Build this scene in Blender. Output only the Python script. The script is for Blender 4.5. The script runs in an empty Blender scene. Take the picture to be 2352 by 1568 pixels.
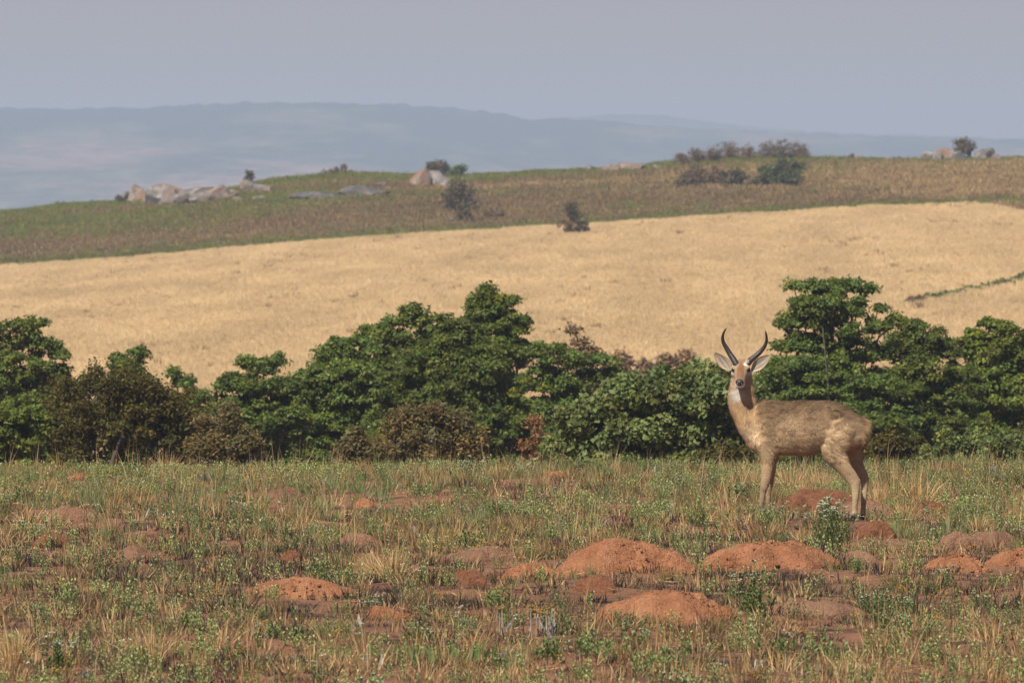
import bpy, bmesh, math
import numpy as np
from mathutils import Vector

S = bpy.context.scene
C = S.collection

# ------------------------------------------------------------------ camera
F = 1024 * 400 / 36.0          # pixels per radian of the 400 mm lens at 1024 px width
CAMZ = 2.7                     # seen from the roof hatch of a vehicle
HZ = 210.0                     # picture row of the true horizon
SLOPE = (HZ - 145.0) / F       # the near plain rises gently away from the viewer
cam_d = bpy.data.cameras.new('camera'); cam = bpy.data.objects.new('camera', cam_d); C.objects.link(cam)
cam_d.lens = 400; cam_d.sensor_width = 36; cam_d.clip_start = 1; cam_d.clip_end = 60000
cam.location = (0, 0, CAMZ)
cam.rotation_euler = (math.radians(90) - (341 - HZ) / F, 0, 0)
cam_d.dof.use_dof = True; cam_d.dof.focus_distance = 82; cam_d.dof.aperture_fstop = 20
S.camera = cam

# ------------------------------------------------------------------ sky, sun, exposure
SUN = Vector((-0.55, -1.0, 1.35)).normalized()
w = bpy.data.worlds.new('World'); S.world = w; w.use_nodes = True
nt = w.node_tree; bg = nt.nodes['Background']
sky = nt.nodes.new('ShaderNodeTexSky'); sky.sky_type = 'NISHITA'; sky.sun_disc = False
sky.sun_elevation = math.asin(SUN.z); sky.sun_rotation = math.atan2(SUN.x, SUN.y)
sky.altitude = 1500; sky.air_density = 1.2; sky.dust_density = 1.5; sky.ozone_density = 4.0
tint = nt.nodes.new('ShaderNodeMix'); tint.data_type = 'RGBA'; tint.blend_type = 'MULTIPLY'; tint.inputs[0].default_value = 1.0; tint.inputs[7].default_value = (1.13, .895, .945, 1)   # dust in the air
nt.links.new(sky.outputs[0], tint.inputs[6]); nt.links.new(tint.outputs[2], bg.inputs[0]); bg.inputs[1].default_value = 0.044
sl = bpy.data.lights.new('sun', 'SUN'); sl.energy = 5.0; sl.angle = math.radians(0.6); sl.color = (1.0, 0.93, 0.82)
so = bpy.data.objects.new('sun', sl); C.objects.link(so); so.rotation_euler = SUN.to_track_quat('Z', 'Y').to_euler()
so.location = (0, 0, 60)
S.render.engine = 'CYCLES'
S.view_settings.view_transform = 'Standard'; S.view_settings.look = 'None'
S.view_settings.exposure = 0.45; S.view_settings.gamma = 1.0; S.view_settings.use_curve_mapping = False
S.cycles.max_bounces = 6; S.cycles.transparent_max_bounces = 6; S.cycles.volume_bounces = 1

rng = np.random.default_rng(7)

# ------------------------------------------------------------------ helpers
def wx(px, d): return (px - 512.0) * d / F
def wz(py, d): return CAMZ - (py - HZ) * d / F
def row_dist(py): return CAMZ * F / (py - 145.0)        # distance of the near plain seen in a picture row
K = 1024 / 2352.0                                       # my measurements were taken on a 2352 px view

def hash3(i, j, k):
    n = (i * 374761393 + j * 668265263 + k * 2147483647) & 0xffffffff
    n = ((n ^ (n >> 13)) * 1274126177) & 0xffffffff
    n = ((n ^ (n >> 16)) * 2246822519) & 0xffffffff
    return ((n ^ (n >> 15)) & 0xffff) / 65535.0
def vnoise(x, y, z=0.0):
    x = np.asarray(x, float); y = np.asarray(y, float); z = np.zeros_like(x) + z
    i = np.floor(x).astype(np.int64); j = np.floor(y).astype(np.int64); k = np.floor(z).astype(np.int64)
    u = x - i; v = y - j; t = z - k
    u = u*u*(3-2*u); v = v*v*(3-2*v); t = t*t*(3-2*t)
    r = 0
    for a in (0, 1):
        for b in (0, 1):
            for c in (0, 1):
                r = r + hash3(i+a, j+b, k+c) * (u if a else 1-u) * (v if b else 1-v) * (t if c else 1-t)
    return r
def fbm(x, y, z=0.0, o=4):
    r = 0; s = 0; a = 1.0; f = 1.0
    for q in range(o):
        r = r + a * (vnoise(np.asarray(x)*f + 17.3*q, np.asarray(y)*f - 9.1*q, np.asarray(z)*f) - .5); s += a; a *= .5; f *= 2.03
    return r / s * 2          # about -1..1

def fast_mesh(name, v, quads=None, tris=None, col=None, mats=(), smooth=False):
    me = bpy.data.meshes.new(name)
    v = np.asarray(v, np.float32)
    me.vertices.add(len(v)); me.vertices.foreach_set('co', v.ravel())
    q = np.asarray(quads if quads is not None else np.zeros((0, 4)), np.int32).reshape(-1, 4)
    t = np.asarray(tris if tris is not None else np.zeros((0, 3)), np.int32).reshape(-1, 3)
    loops = np.concatenate([q.ravel(), t.ravel()])
    me.loops.add(len(loops)); me.loops.foreach_set('vertex_index', loops)
    starts = np.concatenate([np.arange(len(q)) * 4, len(q) * 4 + np.arange(len(t)) * 3]).astype(np.int32)
    me.polygons.add(len(starts)); me.polygons.foreach_set('loop_start', starts)
    if smooth: me.polygons.foreach_set('use_smooth', np.ones(len(starts), bool))
    me.update(calc_edges=True)
    if col is not None:
        a = me.color_attributes.new('col', 'FLOAT_COLOR', 'POINT')
        c = np.ones((len(v), 4), np.float32); c[:, :3] = col
        a.data.foreach_set('color', c.ravel())
    for m in mats: me.materials.append(m)
    return me
def obj(name, me, parent=None, loc=None):
    o = bpy.data.objects.new(name, me); C.objects.link(o)
    if parent: o.parent = parent
    if loc is not None: o.location = loc
    return o
def tag(o, label, cat=None, group=None, kind=None):
    o['label'] = label
    if cat: o['category'] = cat
    if group: o['group'] = group
    if kind: o['kind'] = kind
    return o
def thing(name, loc, label, cat, group=None, rotz=0):
    o = bpy.data.objects.new(name, None); C.objects.link(o); o.location = loc; o.rotation_euler[2] = rotz
    o.empty_display_size = .1
    return tag(o, label, cat, group)

# ------------------------------------------------------------------ materials
def new_mat(name):
    m = bpy.data.materials.new(name); m.use_nodes = True
    n = m.node_tree; p = n.nodes['Principled BSDF']; p.inputs['Roughness'].default_value = .85
    p.inputs['Specular IOR Level'].default_value = .15
    return m, n, p
def nd(n, t, **kw):
    x = n.nodes.new(t)
    for a, b in kw.items(): setattr(x, a, b)
    return x
def ramp(n, fac, stops):
    r = nd(n, 'ShaderNodeValToRGB'); e = r.color_ramp.elements
    while len(e) < len(stops): e.new(.5)
    for q, (p, c) in enumerate(stops): e[q].position = p; e[q].color = (*c, 1)
    n.links.new(fac, r.inputs[0]); return r.outputs[0]
def noise(n, scale, detail=4, rough=.6, vec=None, dim='3D'):
    x = nd(n, 'ShaderNodeTexNoise'); x.inputs['Scale'].default_value = scale; x.inputs['Detail'].default_value = detail
    x.inputs['Roughness'].default_value = rough
    if vec: n.links.new(vec, x.inputs['Vector'])
    return x.outputs['Fac']
def mix(n, fac, a, b, mode='MIX'):
    x = nd(n, 'ShaderNodeMix', data_type='RGBA', blend_type=mode)
    for s, v in ((x.inputs[0], fac), (x.inputs[6], a), (x.inputs[7], b)):
        if isinstance(v, (int, float)): s.default_value = v
        elif isinstance(v, tuple): s.default_value = (*v, 1)
        else: n.links.new(v, s)
    return x.outputs[2]
def math_(n, op, a, b=0.0):
    x = nd(n, 'ShaderNodeMath', operation=op)
    for s, v in ((x.inputs[0], a), (x.inputs[1], b)):
        if isinstance(v, (int, float)): s.default_value = v
        else: n.links.new(v, s)
    return x.outputs[0]
def bump(n, p, h, strength, dist):
    b = nd(n, 'ShaderNodeBump'); b.inputs['Strength'].default_value = strength; b.inputs['Distance'].default_value = dist
    n.links.new(h, b.inputs['Height']); n.links.new(b.outputs[0], p.inputs['Normal'])
def pos(n): return nd(n, 'ShaderNodeNewGeometry').outputs['Position']

def plant_mat(name, trans=.3, vary=.35, rough=.6, spec=.25, patch=None):
    """plant colour from the 'col' attribute, varied from plant to plant and leaf patch to leaf patch"""
    m, n, p = new_mat(name)
    at = nd(n, 'ShaderNodeAttribute', attribute_name='col')
    oi = nd(n, 'ShaderNodeObjectInfo')
    k = math_(n, 'ADD', math_(n, 'MULTIPLY', oi.outputs['Random'], vary), 1 - vary / 2)
    hs = nd(n, 'ShaderNodeHueSaturation'); n.links.new(at.outputs['Color'], hs.inputs['Color']); n.links.new(k, hs.inputs['Value'])
    c = hs.outputs[0]
    if patch:
        mpp = nd(n, 'ShaderNodeMapping'); mpp.inputs['Scale'].default_value = patch; n.links.new(pos(n), mpp.inputs[0])
        nn = noise(n, 1.0, 4, .6, mpp.outputs[0])
        c = mix(n, 1.0, c, ramp(n, nn, [(.3, (.82, .81, .80)), (.7, (1.14, 1.14, 1.14))]), 'MULTIPLY')
    p.inputs['Roughness'].default_value = rough; p.inputs['Specular IOR Level'].default_value = spec
    n.links.new(c, p.inputs['Base Color'])
    tr = nd(n, 'ShaderNodeBsdfTranslucent'); n.links.new(c, tr.inputs[0])
    ms = nd(n, 'ShaderNodeMixShader'); ms.inputs[0].default_value = trans
    n.links.new(p.outputs[0], ms.inputs[1]); n.links.new(tr.outputs[0], ms.inputs[2])
    n.links.new(ms.outputs[0], n.nodes['Material Output'].inputs['Surface'])
    return m
M_PLANT = plant_mat('plant_tissue')
M_FIELD = plant_mat('dry_field_grass', .35, .15, .7, .15, patch=(.30, .035, .30))
M_RIDGE = plant_mat('short_hill_grass', .2, .4, .7, .15, patch=(.2, .08, .2))
M_LEAF = plant_mat('tree_leaves', .48, .25, .55, .25)
M_PETAL = plant_mat('flower_petals', .3, .15)

def bark_mat(name, a, b):
    m, n, p = new_mat(name)
    n.links.new(ramp(n, noise(n, 14, 5, .7, pos(n)), [(.3, a), (.7, b)]), p.inputs['Base Color'])
    bump(n, p, noise(n, 30, 4, .6, pos(n)), .6, .02); return m
M_BARK = bark_mat('grey_bark', (.045, .036, .03), (.14, .118, .10))
M_BARKD = bark_mat('dark_bark', (.085, .064, .046), (.20, .155, .115))

def soil_mat(name, dark, mid, light, scale=6.0):
    m, n, p = new_mat(name); P = pos(n)
    a = ramp(n, noise(n, scale, 6, .65, P), [(.28, dark), (.5, mid), (.75, light)])
    g = noise(n, scale * 14, 3, .7, P)
    c = mix(n, .5, a, ramp(n, g, [(.3, (.5, .45, .42)), (.6, (1.2, 1.17, 1.14))]), 'MULTIPLY')
    # scattered pale grit
    v = nd(n, 'ShaderNodeTexVoronoi'); v.inputs['Scale'].default_value = 26; n.links.new(P, v.inputs['Vector'])
    c = mix(n, ramp(n, v.outputs['Distance'], [(.10, (.7, .7, .7)), (.17, (0, 0, 0))]), c, (.46, .30, .22))
    n.links.new(c, p.inputs['Base Color']); p.inputs['Roughness'].default_value = .95
    h = math_(n, 'ADD', noise(n, scale * 5, 5, .7, P), math_(n, 'MULTIPLY', g, .4))
    bump(n, p, h, 1.0, .06); return m
M_RED = soil_mat('red_soil', (.26, .112, .055), (.47, .208, .102), (.60, .30, .165))
M_BROWN = soil_mat('weathered_soil', (.24, .130, .080), (.36, .20, .122), (.44, .26, .165))
M_CRUMB = soil_mat('crumbly_soil', (.18, .080, .042), (.38, .165, .085), (.48, .235, .13), 11)

def rock_mat(name, grey, light, earth, amount):
    m, n, p = new_mat(name); P = pos(n)
    a = ramp(n, noise(n, 1.6, 6, .7, P), [(.3, tuple(g*.6 for g in grey)), (.52, grey), (.72, light)])
    c = mix(n, ramp(n, noise(n, .7, 4, .6, P), [(.62 - amount, (0, 0, 0)), (.72 - amount, (1, 1, 1))]), a, earth)
    n.links.new(c, p.inputs['Base Color']); bump(n, p, noise(n, 4, 6, .7, P), .8, .12); return m
M_GRAN = rock_mat('bleached_granite', (.175, .155, .138), (.42, .39, .36), (.20, .13, .09), .06)
M_ORAN = rock_mat('earth_stained_granite', (.22, .165, .13), (.44, .40, .36), (.25, .14, .085), .12)
M_SLAB = rock_mat('dark_rock_sheet', (.095, .088, .085), (.28, .265, .25), (.22, .16, .12), .02)

# ------------------------------------------------------------------ terrain
edge_px = np.array([(-900, 330), (0, 266.5), (131, 257), (261, 245), (392, 235), (522, 228), (653, 218.6), (784, 211), (871, 206), (971, 202.5), (1024, 201), (1900, 190)])
crest_px = np.array([(-900, 270), (0, 212.5), (65, 204), (131, 201), (190, 197), (240, 187), (270, 179.5), (348, 173), (414, 175), (461, 176), (501, 174), (544, 171), (588, 170),
                     (644, 166), (679, 161), (740, 157.6), (805, 157.6), (871, 159), (919, 160), (1024, 157.6), (1900, 150)])
DE, DC = 590.0, 720.0
def z_edge(x): return np.interp(x, wx(edge_px[:, 0], DE), wz(edge_px[:, 1], DE))
def z_crest(x): return np.interp(x, wx(crest_px[:, 0], DC), wz(crest_px[:, 1], DC))
near_y = np.array([0, 91, 96, 103, 112, 125, 150, 180, 235]); near_z = np.array([0, 91*SLOPE, 91*SLOPE - .02, .26, -.15, -1.1, -3.0, -4.0, -4.2])
def ground_z(x, y):
    x = np.asarray(x, float); y = np.asarray(y, float)
    zn = np.interp(y, near_y, near_z)
    zn = zn + .06 * fbm(x * .35, y * .12, 1.0, 3) * np.clip(y / 30, 0, 1) + .06 * fbm(x * 1.6, y * 1.1, 2.0, 4) * (y < 130)
    ze = z_edge(x); zc = z_crest(x); z300 = -1.9 + (ze - 1.4) * .25
    t1 = np.clip((y - 235) / 65, 0, 1); t2 = np.clip((y - 300) / (DE - 300), 0, 1); t3 = np.clip((y - DE) / (DC - DE), 0, 1); t4 = np.clip((y - DC) / 60, 0, 1)
    z = zn + (z300 + 4.2) * t1 ** 1.3 * (y > 235) * 1.0
    z = np.where(y > 300, z300 + (ze - z300) * (t2 * .9 + .1 * t2 * t2), z)
    t3s = t3 * (1.35 - .35 * t3)
    z = np.where(y > DE, ze + (zc - ze) * np.minimum(t3s, 1), z)
    z = np.where(y > DC, zc - 5 * t4 ** 2 - np.clip((y - 780) / 1200, 0, 1) * 40, z)
    z = z + np.where(y > 235, .04 * fbm(x * .25, y * .03, 5.0, 3), 0) * np.clip((y - 560)/40, .15, 1) * (y < 900)
    return z
def gz1(x, y): return float(ground_z(np.array([x]), np.array([y]))[0])

ys = np.concatenate([np.arange(-6, 46, 2.0), np.arange(46, 112, .2), np.arange(112, 240, 2), np.arange(240, 780, 3), np.geomspace(780, 7000, 40)])
ts = np.linspace(-1, 1, 281)
Y, T = np.meshgrid(ys, ts, indexing='ij'); X = T * (8 + .15 * np.abs(Y))
Z = ground_z(X, Y)
nr, ncn = Y.shape
idx = np.arange(nr * ncn).reshape(nr, ncn)
quads = np.stack([idx[:-1, :-1], idx[:-1, 1:], idx[1:, 1:], idx[1:, :-1]], -1).reshape(-1, 4)
gm = fast_mesh('ground', np.stack([X, Y, Z], -1).reshape(-1, 3), quads, smooth=True)
def field_edge_y(x):   # where the pale hay field ends uphill
    return DE + 3 * fbm(x * .12, x * 0, 3.3, 3) - 30 * np.clip((x - wx(975, DE)) / 1.6, 0, 1)
fa = np.clip((Y - 200) / 40, 0, 1) * np.clip((field_edge_y(X) - Y) / 4 + .5, 0, 1)
ra = np.clip((Y - field_edge_y(X)) / 4 + .5, 0, 1)
for nm, arr in (('field', fa), ('ridge', ra)):
    a = gm.attributes.new(nm, 'FLOAT', 'POINT'); a.data.foreach_set('value', arr.ravel().astype(np.float32))
m, n, p = new_mat('ground'); P = pos(n)
mp = nd(n, 'ShaderNodeMapping'); mp.inputs['Scale'].default_value = (1, .35, 1); n.links.new(P, mp.inputs[0]); Q = mp.outputs[0]
soil = ramp(n, noise(n, 1.5, 7, .7, P), [(.34, (.045, .034, .03)), (.42, (.18, .10, .066)), (.49, (.37, .195, .115)), (.62, (.48, .25, .142)), (.75, (.55, .31, .19))])
soil = mix(n, .6, soil, ramp(n, noise(n, 40, 4, .7, P), [(.3, (.5, .46, .44)), (.7, (1.25, 1.2, 1.15))]), 'MULTIPLY')
hay = ramp(n, noise(n, .22, 5, .6, Q), [(.3, (.44, .29, .14)), (.7, (.56, .38, .19))])
rg = ramp(n, noise(n, .10, 5, .65, Q), [(.34, (.115, .062, .045)), (.46, (.13, .09, .045)), (.56, (.095, .115, .035)), (.72, (.15, .12, .06))])
afi = nd(n, 'ShaderNodeAttribute', attribute_name='field').outputs['Fac']; ari = nd(n, 'ShaderNodeAttribute', attribute_name='ridge').outputs['Fac']
n.links.new(mix(n, ari, mix(n, afi, soil, hay), rg), p.inputs['Base Color'])
p.inputs['Roughness'].default_value = .95
bump(n, p, noise(n, 9, 8, .75, P), 1.0, .10)
gm.materials.append(m)
ground = obj('ground', gm); ground['kind'] = 'structure'

# far hills: two woodland ridges, 7 to 11 km away
def hill(name, prof, d, depth, base_py, mat, seed, rough):
    prof = np.array(prof, float)
    xs = np.linspace(wx(-260, d), wx(1284, d), 620); yy = np.linspace(0, 1, 70)
    zt = np.interp(xs, wx(prof[:, 0], d), wz(prof[:, 1], d))
    Yv = d - depth + depth * yy * 1.0
    Xg, Yg = np.meshgrid(xs, Yv); tt = np.repeat(yy[:, None], len(xs), 1)
    zb = -45.0
    Zg = zb + (zt[None, :] - zb) * (tt ** 1.15) * (1 - .0 * tt)
    spur = fbm(Xg * .006 + seed, Yg * .0016, seed, 3)
    Zg = Zg + 14 * spur * np.sin(np.pi * tt) ** .8
    Zg = Zg + rough * (fbm(Xg * .16, Yg * .05, seed + 2, 4) + .6*fbm(Xg * .03, Yg * .01, seed + 5, 3)) * (.4 + .6 * tt)
    # back face falls away
    Xb = np.stack([xs, xs]); Yb = np.stack([xs * 0 + d + 150, xs * 0 + d + 900]); Zb = np.stack([zt - 6, zt * 0 - 60])
    Xg = np.vstack([Xg, Xb]); Yg = np.vstack([Yg, Yb]); Zg = np.vstack([Zg, Zb])
    r, c = Xg.shape; ii = np.arange(r * c).reshape(r, c)
    q = np.stack([ii[:-1, :-1], ii[:-1, 1:], ii[1:, 1:], ii[1:, :-1]], -1).reshape(-1, 4)
    me = fast_mesh(name, np.stack([Xg, Yg, Zg], -1).reshape(-1, 3), q, mats=[mat], smooth=True)
    o = obj(name, me); o['kind'] = 'structure'; return o
m, n, p = new_mat('hill_woodland'); P = pos(n)
mp = nd(n, 'ShaderNodeMapping'); mp.inputs['Scale'].default_value = (.010, .0022, .030); n.links.new(P, mp.inputs[0])
big = noise(n, 1.0, 5, .62, mp.outputs[0])
sz = nd(n, 'ShaderNodeSeparateXYZ'); n.links.new(P, sz.inputs[0])
hgt = math_(n, 'MULTIPLY', sz.outputs['Z'], .0030)
c = ramp(n, math_(n, 'SUBTRACT', big, hgt), [(.34, (.020, .034, .022)), (.43, (.11, .115, .075)), (.50, (.20, .13, .095)), (.62, (.28, .18, .135))])
c = mix(n, .6, c, ramp(n, noise(n, .05, 5, .7, P), [(.42, (.10, .14, .14)), (.56, (1.5, 1.5, 1.5))]), 'MULTIPLY')
n.links.new(c, p.inputs['Base Color']); M_HILL = m
hill('hill', [(-260, 116), (-60, 110), (0, 107.5), (65, 109), (152, 107.5), (196, 103.6), (261, 102), (348, 103), (435, 106), (479, 111), (514, 117), (535, 120), (548, 119), (570, 119), (609, 121),
              (653, 126), (740, 129.5), (805, 133), (871, 135), (958, 137), (1024, 140), (1284, 150)], 7200, 2300, 214, M_HILL, 3.0, 1.4)
hill('hill', [(-260, 140), (400, 130), (500, 125), (570, 117.5), (609, 114.5), (662, 115), (679, 117.5), (740, 125), (805, 131), (871, 134), (958, 136), (1024, 138.5), (1284, 146)], 10000, 1800, 214, M_HILL, 8.0, 1.4)

# ------------------------------------------------------------------ plant shapes
def blades(r, n, rad, h, lean, wd, pal, droop=.3, curve=3):
    """n tapering grass blades from a tussock of radius rad"""
    a = r.uniform(0, 2*np.pi, n); rr = rad * np.sqrt(r.uniform(0, 1, n))
    bx, by = rr*np.cos(a), rr*np.sin(a)
    az = a + r.normal(0, .7, n); le = np.abs(r.normal(0, 1, n)) * lean * (.35 + rr / max(rad, 1e-4))
    L = r.uniform(h[0], h[1], n); dx, dy = np.cos(az), np.sin(az)
    wa = r.uniform(0, 2*np.pi, n); px, py = np.cos(wa), np.sin(wa)
    V = []
    for t, ww in ((0, 1.0), (.55, .8), (1, 0)):
        out = L*(np.sin(le)*t + droop*t*t*np.sin(np.minimum(le*2, 1.5))); up = L*np.cos(le)*t - L*droop*.5*t*t*np.abs(np.sin(le))
        cx, cy = bx+dx*out, by+dy*out; hw = wd*ww*.5
        if t < 1: V += [np.stack([cx-px*hw, cy-py*hw, up], -1), np.stack([cx+px*hw, cy+py*hw, up], -1)]
        else: V += [np.stack([cx, cy, up], -1)]
    V = np.stack(V, 1).reshape(-1, 3); b = np.arange(n)[:, None]*5
    q = b + np.array([[0, 1, 3, 2]]); t = b + np.array([[2, 3, 4]])
    pal = np.array(pal); col = pal[r.integers(0, len(pal), n)] * r.uniform(.75, 1.25, (n, 1))
    return V, q, t, np.repeat(col, 5, 0)
def leaves(r, P0, D, N, ln, wd, col, fold=.25):
    """diamond leaves: base P0, direction D, normal N"""
    n = len(P0); D = D/np.linalg.norm(D, axis=1, keepdims=True)
    Sd = np.cross(N, D); Sd /= np.maximum(np.linalg.norm(Sd, axis=1, keepdims=True), 1e-6); Nn = np.cross(D, Sd)
    ln = np.reshape(ln, (-1, 1)); wd = np.reshape(wd, (-1, 1))
    v = np.stack([P0, P0 + D*ln*.5 + Sd*wd*.5 + Nn*wd*fold, P0 + D*ln, P0 + D*ln*.5 - Sd*wd*.5 + Nn*wd*fold], 1).reshape(-1, 3)
    b = np.arange(n)[:, None]*4
    t = np.concatenate([b + np.array([[0, 1, 2]]), b + np.array([[0, 2, 3]])])
    return v, np.zeros((0, 4), int), t, np.repeat(col, 4, 0)
def join(*parts):
    V, Q, T, Cc = [], [], [], []; o = 0
    for v, q, t, c in parts:
        V.append(v); Q.append(np.asarray(q).reshape(-1, 4) + o); T.append(np.asarray(t).reshape(-1, 3) + o); Cc.append(c); o += len(v)
    return np.concatenate(V), np.concatenate(Q), np.concatenate(T), np.concatenate(Cc)
def sprig(r, h, nl, ll, lw, pal, stem=(.12, .13, .05), lean=.15, base=(0, 0), up=.9):
    """an upright leafy shoot"""
    az = r.uniform(0, 6.28); le = abs(r.normal(0, lean)); L = h * r.uniform(.7, 1.15)
    ax = np.array([np.cos(az)*np.sin(le), np.sin(az)*np.sin(le), np.cos(le)]); b = np.array([base[0], base[1], 0.])
    sv = []; wv = np.array([np.cos(az+1.3), np.sin(az+1.3), 0])*.0022
    sv = np.array([b-wv, b+wv, b+ax*L+wv*.5, b+ax*L-wv*.5]); st = (sv, [[0, 1, 2, 3]], np.zeros((0, 3), int), np.tile(np.array(stem), (4, 1)))
    t = np.linspace(.18, 1, nl) + r.uniform(-.03, .03, nl); a = np.arange(nl)*2.4 + r.uniform(0, 6)
    P0 = b + ax*L*t[:, None]
    D = np.stack([np.cos(a), np.sin(a), np.full(nl, up) + r.normal(0, .25, nl)], -1) + ax*.3
    N = np.stack([-np.cos(a), -np.sin(a), np.full(nl, .8)], -1) + r.normal(0, .2, (nl, 3))
    pal = np.array(pal); col = pal[r.integers(0, len(pal), nl)] * r.uniform(.8, 1.2, (nl, 1))
    sz = r.uniform(.7, 1.2, nl) * (1.1 - .35*t)
    return join(st, leaves(r, P0, D, N, ll*sz, lw*sz, col)), b + ax*L
def disc(r, c, rad, col, up=(0, 0, 1), n=6, dome=.4):
    """a little domed flower head"""
    c = np.asarray(c); a = np.arange(n)*2*np.pi/n + r.uniform(0, 1)
    rr = rad*r.uniform(.75, 1.15, n)
    v = np.concatenate([[c + np.array([0, 0, rad*dome])], c + np.stack([np.cos(a)*rr, np.sin(a)*rr, r.normal(0, .1, n)*rad], -1), [c - np.array([0, 0, rad*.3])]])
    t = [[0, 1+i, 1+(i+1) % n] for i in range(n)] + [[n+1, 1+(i+1) % n, 1+i] for i in range(n)]
    return v, np.zeros((0, 4), int), np.array(t), np.tile(np.array(col), (len(v), 1)) * r.uniform(.85, 1.1, (len(v), 1))

STRAW = [(0.5741, 0.3961, 0.1797), (0.4958, 0.3279, 0.1451), (0.6524, 0.4782, 0.2351), (0.4306, 0.2732, 0.1244)]
BROWN = [(0.3094, 0.1837, 0.0837), (0.2391, 0.147, 0.0675), (0.3938, 0.2499, 0.1148), (0.1828, 0.125, 0.0607)]
OLIVE = [(0.24, 0.203, 0.066), (0.195, 0.1885, 0.06), (0.3, 0.2175, 0.084), (0.15, 0.145, 0.054)]
GREEN = [(0.14, 0.2025, 0.0495), (0.182, 0.2295, 0.066), (0.112, 0.1688, 0.0495)]
LIME = [(0.3512, 0.4146, 0.1401), (0.4118, 0.4633, 0.1782), (0.2785, 0.3658, 0.1146), (0.3634, 0.3902, 0.1782)]
GREYG = [(0.2295, 0.26, 0.126), (0.2835, 0.299, 0.1575), (0.189, 0.221, 0.0945)]
SILVER = [(0.3312, 0.3528, 0.3096), (0.396, 0.4104, 0.3744), (0.2736, 0.3024, 0.2592)]
BURNT = [(.018, .015, .014), (.03, .024, .02), (.05, .038, .03)]

def tuft_mesh(seed, n, rad, h, lean, wd, pal, droop=.3, mat=None):
    return fast_mesh('grass_tuft', *blades(np.random.default_rng(seed), n, rad, h, lean, wd, pal, droop)[:3], col=blades(np.random.default_rng(seed), n, rad, h, lean, wd, pal, droop)[3], mats=[mat or M_PLANT])
def pmesh(name, data, mat=None): return fast_mesh(name, data[0], data[1], data[2], data[3], [mat or M_PLANT])
def forb(seed, ns, h, nl, ll, lw, pal, spread=.05, flower=None, up=.9, lean=.18, stem=(.12, .13, .05)):
    r = np.random.default_rng(seed); parts = []; tips = []
    for i in range(ns):
        s, tip = sprig(r, h, nl, ll, lw, pal, stem, lean, r.normal(0, spread, 2), up); parts.append(s); tips.append(tip)
    if flower:
        fc, fr, k = flower
        for tip in tips:
            for q in range(k): parts.append(disc(r, tip + r.normal(0, fr*1.0, 3)*np.array([1, 1, .35]) + np.array([0, 0, .004]), fr*r.uniform(.6, 1.1), fc))
    return join(*parts)
def silver(seed, n, h):
    r = np.random.default_rng(seed); a = r.uniform(0, 6.28, n)
    D = np.stack([np.cos(a)*r.uniform(.05, .3, n), np.sin(a)*r.uniform(.05, .3, n), np.ones(n)], -1)
    N = np.stack([r.normal(0, .4, n), -np.ones(n), r.normal(0, .2, n)], -1)
    col = np.array(SILVER)[r.integers(0, 3, n)]
    L = h*r.uniform(.6, 1.15, n)
    return leaves(r, np.stack([r.normal(0, .03, n), r.normal(0, .03, n), np.zeros(n)], -1), D, N, L, L*.17+.006, col, .1)

# ------------------------------------------------------------------ scattering (uncountable ground cover)
def scatter(name, label, meshes, pts, scl, tilt=.12, flat=1.0, z_off=-.01):
    n = len(pts)
    if n == 0: return
    src = bpy.data.collections.new(name + '_source')
    for me in meshes: src.objects.link(bpy.data.objects.new(name + '_shape', me))
    z = ground_z(pts[:, 0], pts[:, 1]) + z_off
    me = fast_mesh(name, np.column_stack([pts, z]))
    rot = np.column_stack([rng.normal(0, tilt, n), rng.normal(0, tilt, n), rng.uniform(0, 6.28, n)])
    a = me.attributes.new('rot', 'FLOAT_VECTOR', 'POINT'); a.data.foreach_set('vector', rot.ravel().astype(np.float32))
    sv = np.column_stack([scl, scl, scl*flat]); a = me.attributes.new('scl', 'FLOAT_VECTOR', 'POINT'); a.data.foreach_set('vector', sv.ravel().astype(np.float32))
    a = me.attributes.new('pick', 'INT', 'POINT'); a.data.foreach_set('value', rng.integers(0, len(meshes), n).astype(np.int32))
    g = bpy.data.node_groups.new(name, 'GeometryNodeTree')
    g.interface.new_socket('Geometry', in_out='INPUT', socket_type='NodeSocketGeometry'); g.interface.new_socket('Geometry', in_out='OUTPUT', socket_type='NodeSocketGeometry')
    gi = g.nodes.new('NodeGroupInput'); go = g.nodes.new('NodeGroupOutput'); ip = g.nodes.new('GeometryNodeInstanceOnPoints')
    ci = g.nodes.new('GeometryNodeCollectionInfo'); ci.inputs['Collection'].default_value = src; ci.inputs['Separate Children'].default_value = True; ci.inputs['Reset Children'].default_value = True
    ip.inputs['Pick Instance'].default_value = True
    def na(nm, t):
        x = g.nodes.new('GeometryNodeInputNamedAttribute'); x.data_type = t; x.inputs['Name'].default_value = nm; return x.outputs['Attribute']
    er = g.nodes.new('FunctionNodeEulerToRotation'); g.links.new(na('rot', 'FLOAT_VECTOR'), er.inputs[0])
    g.links.new(gi.outputs[0], ip.inputs['Points']); g.links.new(ci.outputs[0], ip.inputs['Instance']); g.links.new(er.outputs[0], ip.inputs['Rotation'])
    g.links.new(na('scl', 'FLOAT_VECTOR'), ip.inputs['Scale']); g.links.new(na('pick', 'INT'), ip.inputs['Instance Index']); g.links.new(ip.outputs[0], go.inputs[0])
    o = obj(name, me); md = o.modifiers.new('scatter', 'NODES'); md.node_group = g
    return tag(o, label, None, None, 'stuff')

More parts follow.
